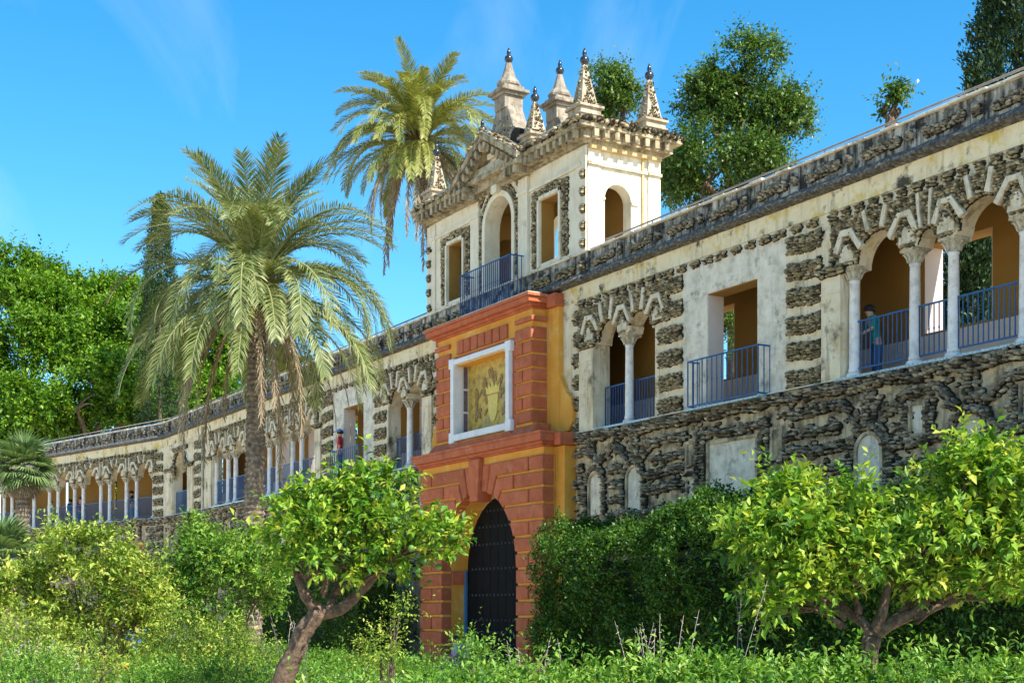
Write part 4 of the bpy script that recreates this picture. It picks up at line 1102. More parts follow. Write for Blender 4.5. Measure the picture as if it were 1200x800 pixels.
def limb(m, pts, r0, r1, n=7, wob=.03, seg=4):
    pts = [Vector(p) for p in pts]; Q = []
    for i in range(len(pts) - 1):
        for k in range(seg): Q.append(pts[i].lerp(pts[i + 1], k / seg))
    Q.append(pts[-1]); Q = [q + Vector((random.uniform(-wob, wob), random.uniform(-wob, wob), random.uniform(-wob, wob))) for q in Q]
    for _ in range(2): Q = [Q[0]] + [(Q[i - 1] + Q[i] * 2 + Q[i + 1]) / 4 for i in range(1, len(Q) - 1)] + [Q[-1]]
    m.tube(Q, [r0 + (r1 - r0) * (i / (len(Q) - 1)) for i in range(len(Q))], n, .12)

# ------------------------------------------------------------------ orange trees
def orange_tree(dep, trunk, limbs, blobs, n, label, fruit=(), mt='leaf_orange', leaf=.115, gap=.12):
    base = at(trunk[0][0], trunk[0][1], dep); base.z = 0
    t = empty('orange_tree', (0, 0, 0), label, 'tree', 'orange trees in the garden')
    m = MB(); pts = [base] + [at(x, y, dep) for x, y, _ in trunk[1:]]
    rs = [q[2] for q in trunk]
    Q, qr = [], []
    for i in range(len(pts) - 1):
        for k in range(6):
            f = k / 6; Q.append(pts[i].lerp(pts[i + 1], f) + Vector((random.uniform(-.012, .012), random.uniform(-.012, .012), 0))); qr.append((rs[i] + (rs[i + 1] - rs[i]) * f) * random.uniform(.94, 1.06))
    Q.append(pts[-1]); qr.append(rs[-1]); m.tube(Q, qr, 14, .07)
    for L in limbs:
        q = [at(x, y, dep + d) for x, y, d in L[0]]; limb(m, q, L[1], L[2], 8, .012)
    bl = [pblob(*b) for b in blobs]
    hub = pts[-1]
    for b in bl:
        c = Vector(b[0])
        for _ in range(6):
            e = c + Vector(unit(1)[0]) * .8 * min(b[1]); limb(m, [hub.lerp(c, .35), hub.lerp(c, .7) + Vector((0, 0, .06)), e], .022, .005, 5, .03, 3)
    m.build('trunk', 'redbark', t, True)
    foliage('crown', lumps(bl, 10, .38, .82), n, 9, leaf, .44, .17, mt, t, True, .6, .15, .2, 0, 4.5, .85, .52, .27)
    if fruit:
        me = MB().lathe([(.002, -.036)] + [(.036 * math.sin(a), -.036 * math.cos(a)) for a in [math.pi * k / 8 for k in range(1, 8)]] + [(.002, .036)], 0, 0, 12).mesh('orange', True)
        for x, y, d in fruit:
            o = link('orange', me, 'fruit', t); o.location = at(x, y, dep + d)
    return t
orange_tree(15.0, [(272, 900, .17), (335, 790, .11), (353, 745, .098), (372, 716, .095)],
    [([(372, 716, 0), (357, 698, -.05), (350, 680, 0), (342, 655, .1)], .07, .035), ([(372, 718, 0), (398, 715, .1), (420, 697, .1), (440, 672, 0), (462, 650, -.1)], .085, .03),
     ([(385, 716, 0), (392, 690, .2), (405, 665, .2)], .05, .02)],
    [(420, 610, 15, 66, 40, .7), (372, 622, 15, 44, 40, .55), (432, 582, 15, 42, 24, .42), (478, 632, 15, 44, 32, .5), (512, 628, 15, 26, 24, .32, -.2), (392, 662, 15, 50, 32, .55), (350, 605, 15, 26, 30, .35), (440, 655, 15, 44, 26, .45), (345, 655, 15, 24, 34, .32), (410, 568, 15, 14, 20, .2), (458, 566, 15, 12, 18, .2)],
    820, 'leaning orange tree with green fruit and forked trunk beside the gate', [(493, 601, -.4), (463, 609, -.5), (517, 622, -.35), (529, 628, -.35), (482, 642, -.5), (528, 621, -.3), (514, 664, -.25), (497, 657, -.3), (489, 668, -.3), (460, 592, -.5), (370, 660, -.5)])
orange_tree(13.0, [(1020, 900, .09), (1018, 790, .08), (1022, 745, .085)],
    [([(1022, 745, 0), (1012, 730, .05), (985, 708, .1), (960, 680, .1), (950, 640, .1)], .06, .025), ([(1022, 745, 0), (1045, 728, 0), (1080, 716, -.05), (1086, 695, -.05), (1092, 650, 0)], .07, .035),
     ([(1022, 745, 0), (1036, 715, -.1), (1042, 680, -.1), (1060, 630, 0)], .06, .02), ([(990, 712, 0), (960, 712, .1), (930, 716, .2)], .035, .02), ([(1092, 650, 0), (1130, 600, 0), (1160, 560, 0)], .045, .015)],
    [(945, 612, 13, 72, 52, .7), (905, 622, 13, 36, 48, .5), (965, 580, 13, 38, 30, .45), (1060, 645, 13, 78, 48, .7), (1125, 580, 13, 58, 42, .6), (1158, 545, 13, 26, 42, .35), (1145, 640, 13, 68, 52, .6), (930, 685, 13, 52, 34, .5), (985, 665, 13, 50, 36, .5), (1195, 590, 13, 48, 52, .55), (1230, 640, 13, 55, 45, .55), (1100, 685, 13, 38, 28, .4), (925, 708, 13, 38, 22, .4, -.2), (885, 655, 13, 22, 34, .3), (1165, 690, 13, 42, 22, .4, -.2)],
    1900, 'broad sunlit orange tree with twisting limbs in front of the dark hedge', mt='leaf_orange2')

# ------------------------------------------------------------------ bushes at the left
def bush(name, blobs, n, mt, label, cat, leaf=.07, per=8, stems=None, near=True, gap=.2, group=None, width=.42, vb=.5):
    bl = [pblob(*b) for b in blobs]; c0 = Vector(bl[0][0]); c0.z = 0
    t = empty(name, (0, 0, 0), label, cat, group)
    m = MB()
    for b in bl:
        c = Vector(b[0])
        for _ in range(3):
            e = c + Vector(unit(1)[0]) * .7 * min(b[1])
            limb(m, [Vector((c.x * .8 + c0.x * .2 + random.uniform(-.2, .2), c.y * .8 + c0.y * .2, 0)), (c + c0) / 2 + Vector((0, 0, .2)), e], .03, .006, 5, .04, 3)
    m.build('stems', 'bark', t, True)
    foliage('foliage', lumps(bl, 8, .45), n, per, leaf, width, .2, mt, t, near, .5, .0, .3, gap, 2.5, .9, vb, .27)
    return t
bush('orange_tree', [(95, 680, 22, 85, 52, 1.2), (60, 720, 22, 75, 55, 1.1), (140, 690, 22, 52, 45, .8), (95, 648, 22, 50, 26, .7), (20, 700, 22, 50, 45, .9), (120, 745, 22, 55, 38, .8), (165, 720, 22, 30, 34, .5)], 2300, 'leaf_bush', 'rounded orange tree with pale yellow green leaves beside the fan palms', 'tree', .11, gap=.25)
bush('bitter_orange_tree', [(250, 668, 25, 62, 42, 1.0), (215, 690, 25, 40, 42, .8), (300, 668, 25, 38, 34, .7), (285, 705, 25, 45, 34, .8), (235, 715, 25, 55, 42, .9), (225, 622, 25, 10, 18, .2), (298, 632, 25, 9, 14, .2)], 2000, 'leaf_green', 'mid green citrus tree around the foot of the tall palm', 'tree', .11, gap=.2)
bush('flowering_shrub', [(60, 775, 19, 75, 34, .9), (140, 790, 19, 55, 22, .7), (15, 770, 19, 45, 45, .8)], 900, 'leaf_bush', 'loose dry shrub below the yellow green orange tree', 'shrub', .07, gap=.35, vb=.45)
bush('flowering_shrub', [(235, 765, 20, 65, 34, .8), (285, 770, 20, 40, 26, .7), (205, 745, 20, 30, 30, .5)], 1000, 'leaf_bush', 'loose olive green shrub below the citrus tree by the palm trunk', 'shrub', .065, gap=.3, vb=.35)
bush('flowering_shrub', [(40, 806, 16, 70, 26, .8), (110, 812, 16, 60, 24, .8), (-20, 800, 16, 50, 40, .8)], 900, 'leaf_shrub', 'low green ground shrub under the yellow green orange tree', 'shrub', .06, gap=.2, vb=.45)
bush('flowering_shrub', [(200, 808, 16.5, 60, 26, .8), (280, 812, 16.5, 50, 24, .7)], 800, 'leaf_shrub', 'low green ground shrub beside the foot of the leaning orange trunk', 'shrub', .06, gap=.2, vb=.45)
bush('tall_weed', [(455, 755, 14, 20, 34, .25), (462, 725, 14, 9, 26, .12), (440, 775, 14, 26, 20, .3)], 160, 'leaf_bush', 'spindly pale shrub rising beside the leaning orange tree', 'shrub', .05, 7, gap=.3)
bush('tall_weed', [(552, 766, 13, 30, 16, .3), (640, 768, 13, 26, 14, .3)], 110, 'leaf_shrub', 'sparse leafy sprays before the gate', 'shrub', .06, 7, gap=.35)

# ------------------------------------------------------------------ hedges
def hedge(name, x0, x1, y0, y1, z1, n, mt, label, leaf=.06, per=6, round_=.25, top_noise=.25, near=False, vb=.45):
    """clipped hedge: leafy shell over a box with a rough surface, twiggy core"""
    t = empty(name, ((x0 + x1) / 2, (y0 + y1) / 2, 0), label, 'hedge')
    ox, oy = t.location.x, t.location.y
    lx, ly = x1 - x0, y1 - y0
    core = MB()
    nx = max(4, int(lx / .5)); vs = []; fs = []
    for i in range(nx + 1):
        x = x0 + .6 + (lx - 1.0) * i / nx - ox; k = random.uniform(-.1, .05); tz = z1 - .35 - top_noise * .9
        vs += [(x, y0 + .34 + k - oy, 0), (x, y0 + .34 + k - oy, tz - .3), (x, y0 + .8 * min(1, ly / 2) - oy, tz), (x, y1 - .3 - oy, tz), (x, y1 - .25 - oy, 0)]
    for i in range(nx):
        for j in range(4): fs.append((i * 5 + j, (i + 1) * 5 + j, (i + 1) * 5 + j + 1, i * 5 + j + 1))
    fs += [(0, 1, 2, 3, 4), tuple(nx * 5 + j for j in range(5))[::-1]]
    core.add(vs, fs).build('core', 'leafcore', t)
    a = np.array([lx * z1, lx * ly, ly * z1 * 2]); a = a / a.sum(); f = rng.choice(3, n, p=a)
    u, v = rng.random(n), rng.random(n)
    X = x0 + lx * u; ph = rng.uniform(0, 6, 4)
    bump = .26 * np.sin(X * 2.1 + ph[0]) * np.sin(v * z1 * 2.3 + ph[1]) * min(1, z1 / 2) + .12 * np.sin(X * 4.7 + ph[2]) * np.sin(v * z1 * 3.9) + rng.normal(size=n) * .12
    zt = z1 + top_noise * (np.sin(X * .9 + ph[3]) * .5 + np.sin(X * 2.3) * .3)
    P = np.zeros((n, 3)); D = np.zeros((n, 3))
    m0 = f == 0; P[m0] = np.stack([X, y0 + bump + .1, zt * v], 1)[m0]; D[m0] = (0, -1, .2)
    m1 = f == 1; P[m1] = np.stack([X, y0 + ly * v, zt + bump * .8 - .1], 1)[m1]; D[m1] = (0, -.2, 1)
    m2 = f == 2; e = np.where(u < .5, x0, x1); P[m2] = np.stack([e + bump * .8, y0 + ly * (u * 2 % 1), zt * v], 1)[m2]; D[m2, 0] = np.where(u < .5, -1, 1)[m2]; D[m2, 2] = .2
    # round the upper edge and the ends
    over = np.clip((P[:, 2] - (zt - .5)) / .5, 0, 1); P[:, 1] += over ** 2 * round_ * (P[:, 1] < (y0 + y1) / 2)
    P -= np.array([ox, oy, 0])
    idx = np.repeat(np.arange(n), per); tt = np.tile(np.linspace(0, 1, per), n)
    A = D + rng.normal(size=(n, 3)) * .4 + np.array([0, 0, .3]); A /= np.linalg.norm(A, axis=1, keepdims=True)
    LP = P[idx] + A[idx] * (tt * .14)[:, None] + rng.normal(size=(len(idx), 3)) * .03
    LD = A[idx] * .5 + unit(len(idx)) * .9
    L = leaf * rng.uniform(.7, 1.3, len(idx)); var = np.clip(vb + rng.normal(size=n)[idx] * .16 + rng.normal(size=len(idx)) * .14, 0, 1)
    link('foliage', leaves_mesh('foliage', LP, LD, L, L * .5, var, near), mt, t, kind='stuff')
    return t
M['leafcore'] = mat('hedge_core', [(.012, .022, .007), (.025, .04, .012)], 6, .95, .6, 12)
hedge('tall_hedge', 6.4, 26, -2.7, -.5, 3.75, 25000, 'leaf_hedge', 'tall dark green hedge along the wall to the gate side with the sunlit tower face', .085, 7, .35, .5)
hedge('tall_hedge', -16, -4.7, -2.4, -.5, 3.3, 8000, 'leaf_hedge', 'dark green hedge along the wall behind the leaning orange tree', .085, 6)
hedge('box_hedge', -9, 22, -9.6, -8.7, 1.02, 7000, 'leaf_shrub', 'low clipped green box hedge across the garden before the gate', .05, 6, .1, .05, vb=.42)
hedge('box_hedge', 2, 20, -11.9, -11.1, 1.0, 6000, 'leaf_shrub', 'nearer low clipped hedge at the foot of the leaning orange tree', .05, 6, .1, .05, vb=.5)

# leafy shrubs nearest the viewer
SH = [(560, 792, 11.5, 70, 26), (650, 788, 11.5, 60, 30), (745, 780, 11.8, 70, 34), (835, 775, 11.6, 60, 36), (905, 785, 11.2, 60, 30), (985, 782, 11.4, 50, 36), (1060, 778, 11.6, 60, 38), (1140, 775, 11.2, 60, 36), (1215, 775, 11.4, 50, 40), (470, 800, 11.5, 60, 26), (390, 803, 11.6, 50, 22)]
SL = ['low leafy shrub before the gate door', 'low leafy shrub below the dry flower stalks', 'bright leafy shrub in front of the tall hedge', 'bright leafy shrub with yellowish tips before the tall hedge', 'pale leafy shrub beside the broad orange tree', 'leafy shrub climbing round the foot of the broad orange tree', 'fern-like shrub beside the trunk of the broad orange tree', 'fern-like shrub in the shade of the broad orange tree', 'leafy shrub under the outer limbs of the broad orange tree', 'low leafy shrub beneath the spindly pale shrub', 'low leafy shrub at the foot of the leaning orange tree']
for i, (px, py, d, rx, rz) in enumerate(SH):
    py += 36
    bush('leafy_shrub', [(px, py, d, rx, rz, .5), (px - rx * .5, py + 6, d - .15, rx * .6, rz * .8, .4), (px + rx * .5, py + 5, d + .15, rx * .6, rz * .85, .4), (px, py + 40, d, rx * 1.1, rz * 1.3, .6)], 460, 'leaf_shrub', SL[i], 'shrub', .085, 9, gap=.3, group='leafy shrubs in the front bed', width=.40, vb=.38 + .3 * random.random())
# dry stalks
def stalks(px, py, d, n, h, label):
    m = MB(); b = at(px, py, d)
    for _ in range(n):
        p = b + Vector((random.uniform(-.25, .25), random.uniform(-.2, .2), -.5)); a = random.uniform(0, 6.28); l = h * random.uniform(.5, 1)
        q = p + Vector((math.cos(a) * .6 * l, math.sin(a) * .6 * l, l + .5)); limb(m, [p, p.lerp(q, .5) + Vector((0, 0, .05)), q], .0032, .0018, 4, .02, 3)
        for k in range(7):
            f = .55 + .45 * k / 7; c = p.lerp(q, f); m.tube([c, c + Vector(unit(1)[0]) * .04], [.004, .001], 4)
    m.build('dry_stalks', 'twig', None, label=label, cat='dry stalks')
stalks(770, 775, 12.3, 9, .5, 'dry pale flower stalks in front of the tall hedge'); stalks(640, 785, 12.3, 4, .35, 'dry twigs before the gate pier'); stalks(870, 750, 12.6, 4, .6, 'few tall dry stalks beside the broad orange tree')
stalks(345, 760, 16.5, 12, .45, 'dry twigs behind the leaning orange trunk'); stalks(40, 778, 18, 8, .4, 'dry twigs among the yellow green shrubs')

# ------------------------------------------------------------------ palms
def frond_mesh(L, phi0, bend, nl=86, ll=.42, w=.03, droop=.45, dead=False, seed=0, pw=1.25):
    r = np.random.default_rng(seed); n = 18
    ang = R(phi0) - R(bend) * (np.linspace(0, 1, n) ** pw); st = L / (n - 1)
    p = np.zeros((n, 3)); 
    for i in range(1, n): p[i] = p[i - 1] + st * np.array([math.cos(ang[i]), 0, math.sin(ang[i])])
    p[:, 1] += np.sin(np.linspace(0, 1.6, n)) * r.uniform(-.18, .18) * L * .4
    V, F, var = [], [], []
    for i in range(n):                         # rachis
        rr = .03 * (1 - i / n) + .005
        for a in (0, 2.1, 4.2): V.append(p[i] + np.array([-math.sin(ang[i]) * math.cos(a) * rr, math.sin(a) * rr * 1.4, math.cos(ang[i]) * math.cos(a) * rr])); var.append(.75)
    for i in range(n - 1):
        for k in range(3): F.append((i * 3 + k, i * 3 + (k + 1) % 3, (i + 1) * 3 + (k + 1) % 3, (i + 1) * 3 + k))
    for s in (-1, 1):
        for j in range(nl):
            f = .14 + .86 * (j + r.random() * .5) / nl; x = f * (n - 1); i = min(int(x), n - 2); q = p[i] + (p[i + 1] - p[i]) * (x - i)
            a = ang[min(i + 1, n - 1)]; T = np.array([math.cos(a), 0, math.sin(a)]); N = np.array([-math.sin(a), 0, math.cos(a)]); S = np.array([0, s, 0])
            l = ll * (math.sin(math.pi * min(1, .12 + f * .80)) ** .6) * r.uniform(.85, 1.12)
            d = T * (.45 + .45 * f) + S * r.uniform(.55, .85) + N * r.uniform(.05, .40); d /= np.linalg.norm(d)
            if dead: d = T * .85 + S * .25 + r.normal(size=3) * .15; d /= np.linalg.norm(d)
            d2 = d + np.array([0, 0, -droop * r.uniform(.6, 1.5)]); d2 /= np.linalg.norm(d2)
            wv = np.cross(d, N); wv /= np.linalg.norm(wv) + 1e-9; wv = wv * w * .5
            b = len(V); V += [q - wv * .5, q + wv * .5, q + d * l * .5 + wv, q + d * l * .5 - wv, q + d * l * .5 + d2 * l * .5]
            vv = float(np.clip(r.normal(.5, .22), 0, 1)); var += [vv * .8, vv * .8, vv, vv, min(1, vv + .2)]
            F += [(b, b + 1, b + 2, b + 3), (b + 3, b + 2, b + 4, b + 4)]
    Q = np.array([f if len(set(f)) == 4 else (f[0], f[1], f[2], f[2]) for f in F])
    tri = []; 
    for f in F:
        if f[2] == f[3]: tri.append((f[0], f[1], f[2]))
        else: tri += [(f[0], f[1], f[2]), (f[0], f[2], f[3])]
    return npmesh('frond', np.array(V), np.array(tri), True, var)
def palm(base, top, r0, r1, L, label, mf='frond', n=(14, 26, 26, 16), dead=10, seed=1, ll=.42, w=.03, deadlen=1.):
    t = empty('date_palm', (0, 0, 0), label, 'palm tree')
    base = Vector(base); top = Vector(top); m = MB(); H = (top - base).length; k = int(H / .06)
    Q, rs = [], []
    for i in range(k + 1):
        f = i / k; q = base.lerp(top, f); q.x += .12 * math.sin(f * 3); Q.append(q); rs.append((r0 + (r1 - r0) * min(1, f * 1.6)) * (1.10 if i % 2 else .95) * (1.25 if f < .03 else 1))
    m.tube(Q, rs, 16, .14); m.build('trunk', 'palmtrunk', t)
    # fibrous crown shaft with cut leaf bases
    cs = MB()
    for i in range(70):
        a = i * 2.399; f = i / 70; z = -1.0 + 1.1 * f; rr = r1 * (1.05 + .1 * f); d = Vector((math.cos(a), math.sin(a), 0))
        p = Q[-1] + d * rr * .8 + Vector((0, 0, z)); cs.tube([p, p + d * .16 + Vector((0, 0, .12)), p + d * .30 + Vector((0, 0, .30))], [.07, .05, .03], 5)
    cs.build('leaf_bases', 'fibre', t)
    C = Q[-1] + Vector((0, 0, .1))
    K = [(80, 62, .2), (62, 98, .3), (38, 116, .42), (6, 90, .6)]
    rr = random.Random(seed); meshes = []
    for j, (phi, bend, dr) in enumerate(K):
        V_ = []
        for q in range(4):
            me = frond_mesh(L * rr.uniform(.85, 1.08) * (.85 if j == 0 else 1), phi + rr.uniform(-9, 9), bend + rr.uniform(-16, 16), droop=dr, seed=seed * 100 + j * 10 + q, ll=ll, w=w); me.materials.append(M[mf]); V_.append(me)
        meshes.append(V_)
    for j in range(4):
        for i in range(n[j]):
            o = link('frond', rr.choice(meshes[j]), mf, t); a = i * 2 * math.pi / n[j] * 1.0 + rr.uniform(-.25, .25) + j
            o.location = C + Vector((math.cos(a) * r1 * .5, math.sin(a) * r1 * .5, -.18 * j)); s = rr.uniform(.88, 1.1)
            o.rotation_euler = (rr.uniform(-.18, .18), 0, a); o.scale = (s, s, s)
    dm = []
    for q in range(3):
        me = frond_mesh(L * 1.08 * deadlen, 22 - 14 * q, 112 - 12 * q, 60, ll * .75, w, .9, True, seed * 100 + 90 + q, .5); me.materials.append(M['frond_dead']); dm.append(me)
    for i in range(dead):
        o = link('dead_frond', rr.choice(dm), 'frond_dead', t); a = i * 2 * math.pi / dead + rr.uniform(-.2, .2); o.location = C + Vector((math.cos(a) * r1 * .6, math.sin(a) * r1 * .6, -.55)); o.rotation_euler = (0, rr.uniform(-.1, .15), a); s = rr.uniform(.75, 1.12); o.scale = (s, s, s)
    return t
b = at(291, 790, 31); b.z = 0
palm(b, at(301, 328, 31), .26, .205, 3.6, 'tall date palm with grey green fronds rising before the gallery', 'frond', (18, 30, 34, 27), 14, 3, .52, .023, 1.05)
b = at(575, 700, 53); b.z = 0
palm(b, at(490, 160, 53), .34, .28, 3.9, 'tall yellowish date palm standing behind the gallery beside the tower', 'frond2', (16, 26, 30, 32), 30, 5, .52, .032, 1.1)
b = at(335, 640, 78); b.z = 0
palm(b, at(333, 452, 78), .3, .28, 2.6, 'palm top showing just above the gallery parapet', 'frond2', (12, 14, 12, 4), 0, 8, .5, .05)

def fan_palm(base, top, rad, n, label, mt='fan'):
    t = empty('fan_palm', (0, 0, 0), label, 'palm tree', 'fan palms'); base, top = Vector(base), Vector(top)
    m = MB(); k = max(4, int((top - base).length / .1)); m.tube([base.lerp(top, i / k) for i in range(k + 1)], [.28 * (1.12 if i % 2 else .9) for i in range(k + 1)], 12, .2); m.build('trunk', 'palmtrunk', t)
    ms = []
    for q in range(4):
        V, F, var = [], [], []; r_ = np.random.default_rng(q + 40)
        V += [(0, -.012, 0), (0, .012, 0), (rad * .5, .01, .02), (rad * .5, -.01, .02)]; var += [.4] * 4; F += [(0, 1, 2), (0, 2, 3)]
        for j in range(26):
            a = R(-105 + 210 * j / 25); l = rad * .62 * r_.uniform(.85, 1.05) * (1 - .2 * abs(a) / 2); d = np.array([math.cos(a), math.sin(a), .25]); s = np.array([-math.sin(a), math.cos(a), 0]) * 0.024 * rad
            b_ = len(V); c = np.array([rad * .48, 0, .02]); q_ = c + d * l * .55; V += [c - s * .3, c + s * .3, q_ + s, q_ - s, c + d * l + np.array([0, 0, -.30 * l])]
            v = float(np.clip(r_.normal(.5, .25), 0, 1)); var += [v] * 5; F += [(b_, b_ + 1, b_ + 2), (b_, b_ + 2, b_ + 3), (b_ + 3, b_ + 2, b_ + 4)]
        me = npmesh('fan_leaf', np.array(V), np.array(F), True, var); me.materials.append(M[mt]); ms.append(me)
    for i in range(n):
        o = link('fan_leaf', random.choice(ms), mt, t); o.location = top; e = R(75) - R(125) * (i / n) ** .8; s = random.uniform(.85, 1.12)
        o.rotation_euler = (random.uniform(-.3, .3), -e, i * 2.399); o.scale = (s, s, s)
    dm = []
    for i in range(24):
        a = i * 2.399; o = link('dry_leaf', ms[i % 4].copy() if i < 4 else DRY[i % 4], None, t)
        if i < 4:
            o.data.materials.clear(); o.data.materials.append(M['frond_dead']); DRY.append(o.data)
        o.location = top - Vector((0, 0, .25)); o.rotation_euler = (0, R(55) + random.uniform(-.15, .3), a); o.scale = (.75,) * 3
DRY = []
fan_palm(at(24, 690, 56), at(28, 548, 56), 1.45, 54, 'fan palm with a shaggy dry skirt before the far gallery'); DRY = []
b = at(4, 760, 42); b.z = 0
fan_palm(b, at(2, 655, 42), 1.35, 44, 'low bushy fan palm at the end of the garden')

# ------------------------------------------------------------------ background trees
def tree(name, dep, blobs, n, mt, label, leaf=.3, per=7, shoot=.7, trunk_px=None, gap=.15, gscale=.6, group='trees behind the gallery', width=.5, up=.3, vb=.5, inner=.5):
    bl = [pblob(px, py, dep, rx, rz, None, dd) for px, py, rx, rz, dd in blobs]
    t = empty(name, (0, 0, 0), label, 'tree', group); m = MB()
    cx = sum(b[0][0] for b in bl) / len(bl); cy = sum(b[0][1] for b in bl) / len(bl); zc = min(b[0][2] for b in bl)
    base = Vector((cx, cy, 0)); hub = Vector((cx, cy, zc - .1 * zc)); limb(m, [base, hub], .45, .30, 9, .1)
    for b in bl:
        c = Vector(b[0]); limb(m, [hub, hub.lerp(c, .5) + Vector((0, 0, .4)), c], .2, .08, 7, .15)
        for _ in range(6):
            e = c + Vector([u * r_ for u, r_ in zip(unit(1)[0], b[1])]) * .8; limb(m, [c, c.lerp(e, .5) + Vector((0, 0, .2)), e], .07, .02, 5, .1, 3)
    m.build('trunk', 'bark', t, True)
    foliage('crown', lumps(bl, 10, .40, .75), n, per, leaf, width, shoot, mt, t, False, up, .1, .3, gap * .5, gscale, .9, vb, .24)
TL = [(95, [(10, 345, 55, 50, 0), (45, 395, 55, 55, -2), (10, 430, 50, 50, -1), (70, 345, 35, 30, 1)], 'tall bright green tree at the far end behind the gallery'),
      (100, [(110, 350, 45, 36, 0), (150, 365, 45, 38, 1), (120, 405, 60, 45, -2), (180, 400, 40, 40, 0)], 'bright green tree with rounded top beside the tall palm crown'),
      (92, [(130, 455, 50, 32, -2), (90, 480, 50, 30, -3), (175, 470, 45, 30, -2), (40, 485, 50, 35, -1), (110, 512, 70, 24, 1), (190, 500, 50, 24, 1), (20, 515, 50, 30, 1)], 'lower bright green tree leaning over the gallery parapet'),
      (98, [(215, 420, 50, 45, 0), (250, 430, 38, 45, 0), (230, 460, 45, 30, -2), (262, 400, 22, 22, 0), (235, 480, 50, 26, 0)], 'bright green tree showing behind the tall palm trunk')]
for d, bl, lb in TL: tree('leafy_tree', d, bl, 5200, 'leaf_far', lb, .34, 8, .8, gap=.3, gscale=.55, vb=.45)
tree('evergreen_tree', 48, [(868, 95, 46, 48, 0), (835, 135, 40, 45, 0), (905, 150, 40, 45, 0), (865, 175, 60, 45, -.5), (830, 215, 45, 40, 0), (890, 215, 55, 42, -.5), (800, 200, 24, 40, 1), (925, 130, 22, 26, 0)], 5200, 'leaf_dark', 'large glossy evergreen tree rising above the parapet beside the tower', .16, 8, .4, gap=.28, gscale=1.3)
tree('evergreen_tree', 62, [(712, 105, 26, 30, 0), (730, 130, 22, 28, 0), (705, 140, 22, 25, 0), (780, 215, 26, 40, 0)], 1500, 'leaf_dark', 'glossy evergreen tree glimpsed between the tower obelisks', .2, 7, .5, gap=.25, gscale=1.2)
tree('evergreen_tree', 46, [(1048, 116, 13, 12, 0), (1038, 132, 9, 8, 0), (1052, 135, 8, 6, 0)], 90, 'leaf_dark', 'small tree top poking above the parapet', .2, 7, .4, gap=.2, gscale=2)
tree('evergreen_tree', 42, [(850, 380, 45, 90, 0), (780, 420, 40, 70, 1)], 900, 'leaf_dark', 'evergreen tree seen through the gallery doorway', .17, 7, .4, gap=.1, gscale=1.3)
tree('leafy_tree', 66, [(430, 520, 50, 45, 0), (370, 545, 45, 40, 0)], 900, 'leaf_far', 'green tree glimpsed through the gallery doorway behind the person in red', .3, 7, .6, gap=.1)
tree('leafy_tree', 80, [(215, 560, 40, 40, 0), (150, 580, 40, 35, 2)], 900, 'leaf_far', 'green tree glimpsed through the single arch of the gallery', .3, 7, .6, gap=.1)
def cypress(px, dep, ztop, rad, n, label, zb=.6):
    t = empty('cypress_tree', (0, 0, 0), label, 'tree', 'cypress trees'); b = at(px, 715, dep); m = MB()
    limb(m, [(b.x, b.y, 0), (b.x, b.y, ztop * .9)], .25, .04, 8, .03); m.build('trunk', 'bark', t, True)
    f = rng.random(n); a = rng.uniform(0, 6.283, n); z = zb + (ztop - zb) * f
    rr = rad * np.clip(np.minimum(1, (1 - f) * 3.2) ** .6 * np.minimum(1, .45 + f * 2), .05, 1) * (1 + .2 * np.sin(a * 3 + z * 1.1) + .14 * np.sin(a * 5 - z * 2.3)) * rng.uniform(.7, 1.02, n)
    P = np.stack([b.x + np.cos(a) * rr, b.y + np.sin(a) * rr, z], 1); D = np.stack([np.cos(a) * .5, np.sin(a) * .5, np.full(n, .9)], 1)
    per = 6; idx = np.repeat(np.arange(n), per); LP = P[idx] + rng.normal(size=(n * per, 3)) * .10; LD = D[idx] + rng.normal(size=(n * per, 3)) * .4
    L = rng.uniform(.10, .20, n * per); var = np.clip(.5 + rng.normal(size=n)[idx] * .2 + rng.normal(size=n * per) * .15, 0, 1)
    link('crown', leaves_mesh('crown', LP, LD, L, L * .45, var, False), 'leaf_cypress', t, kind='stuff')
cypress(1192, 42, 23, 1.65, 14000, 'massive dark cypress towering above the parapet')
cypress(1138, 33, 12.2, .75, 4500, 'dark cypress framed by the arcade openings')
cypress(187, 84, 26.8, 1.2, 7000, 'slender cypress half hidden by the tall palm crown')

# ------------------------------------------------------------------ garden pier with finial and a bench
def pier(px, dep, ztop, w_, label):
    b = at(px, 715, dep); t = empty('garden_pier', (b.x, b.y, 0), label, 'pier')
    MB().box(-w_, w_, -w_, w_, 0, ztop, .02).build('shaft', 'ochre', t)
    MB().box(-w_ - .06, w_ + .06, -w_ - .06, w_ + .06, ztop, ztop + .1, .02).box(-w_ - .03, w_ + .03, -w_ - .03, w_ + .03, .0, .35, .02).build('cap', 'terracotta', t)
    z = ztop + .1
    MB().lathe([(.14, z), (.16, z + .05), (.09, z + .1), (.07, z + .16), (.15, z + .28), (.17, z + .40), (.10, z + .52), (.05, z + .58), (.10, z + .64), (.09, z + .74), (.01, z + .80)], 0, 0, 14).build('finial', 'terracotta', t, True)
pier(164, 34, 2.75, .22, 'ochre garden pier with a terracotta finial behind the yellow green orange tree')
pier(143, 33, 1.0, .2, 'short ochre garden post half hidden by the yellow green orange tree')

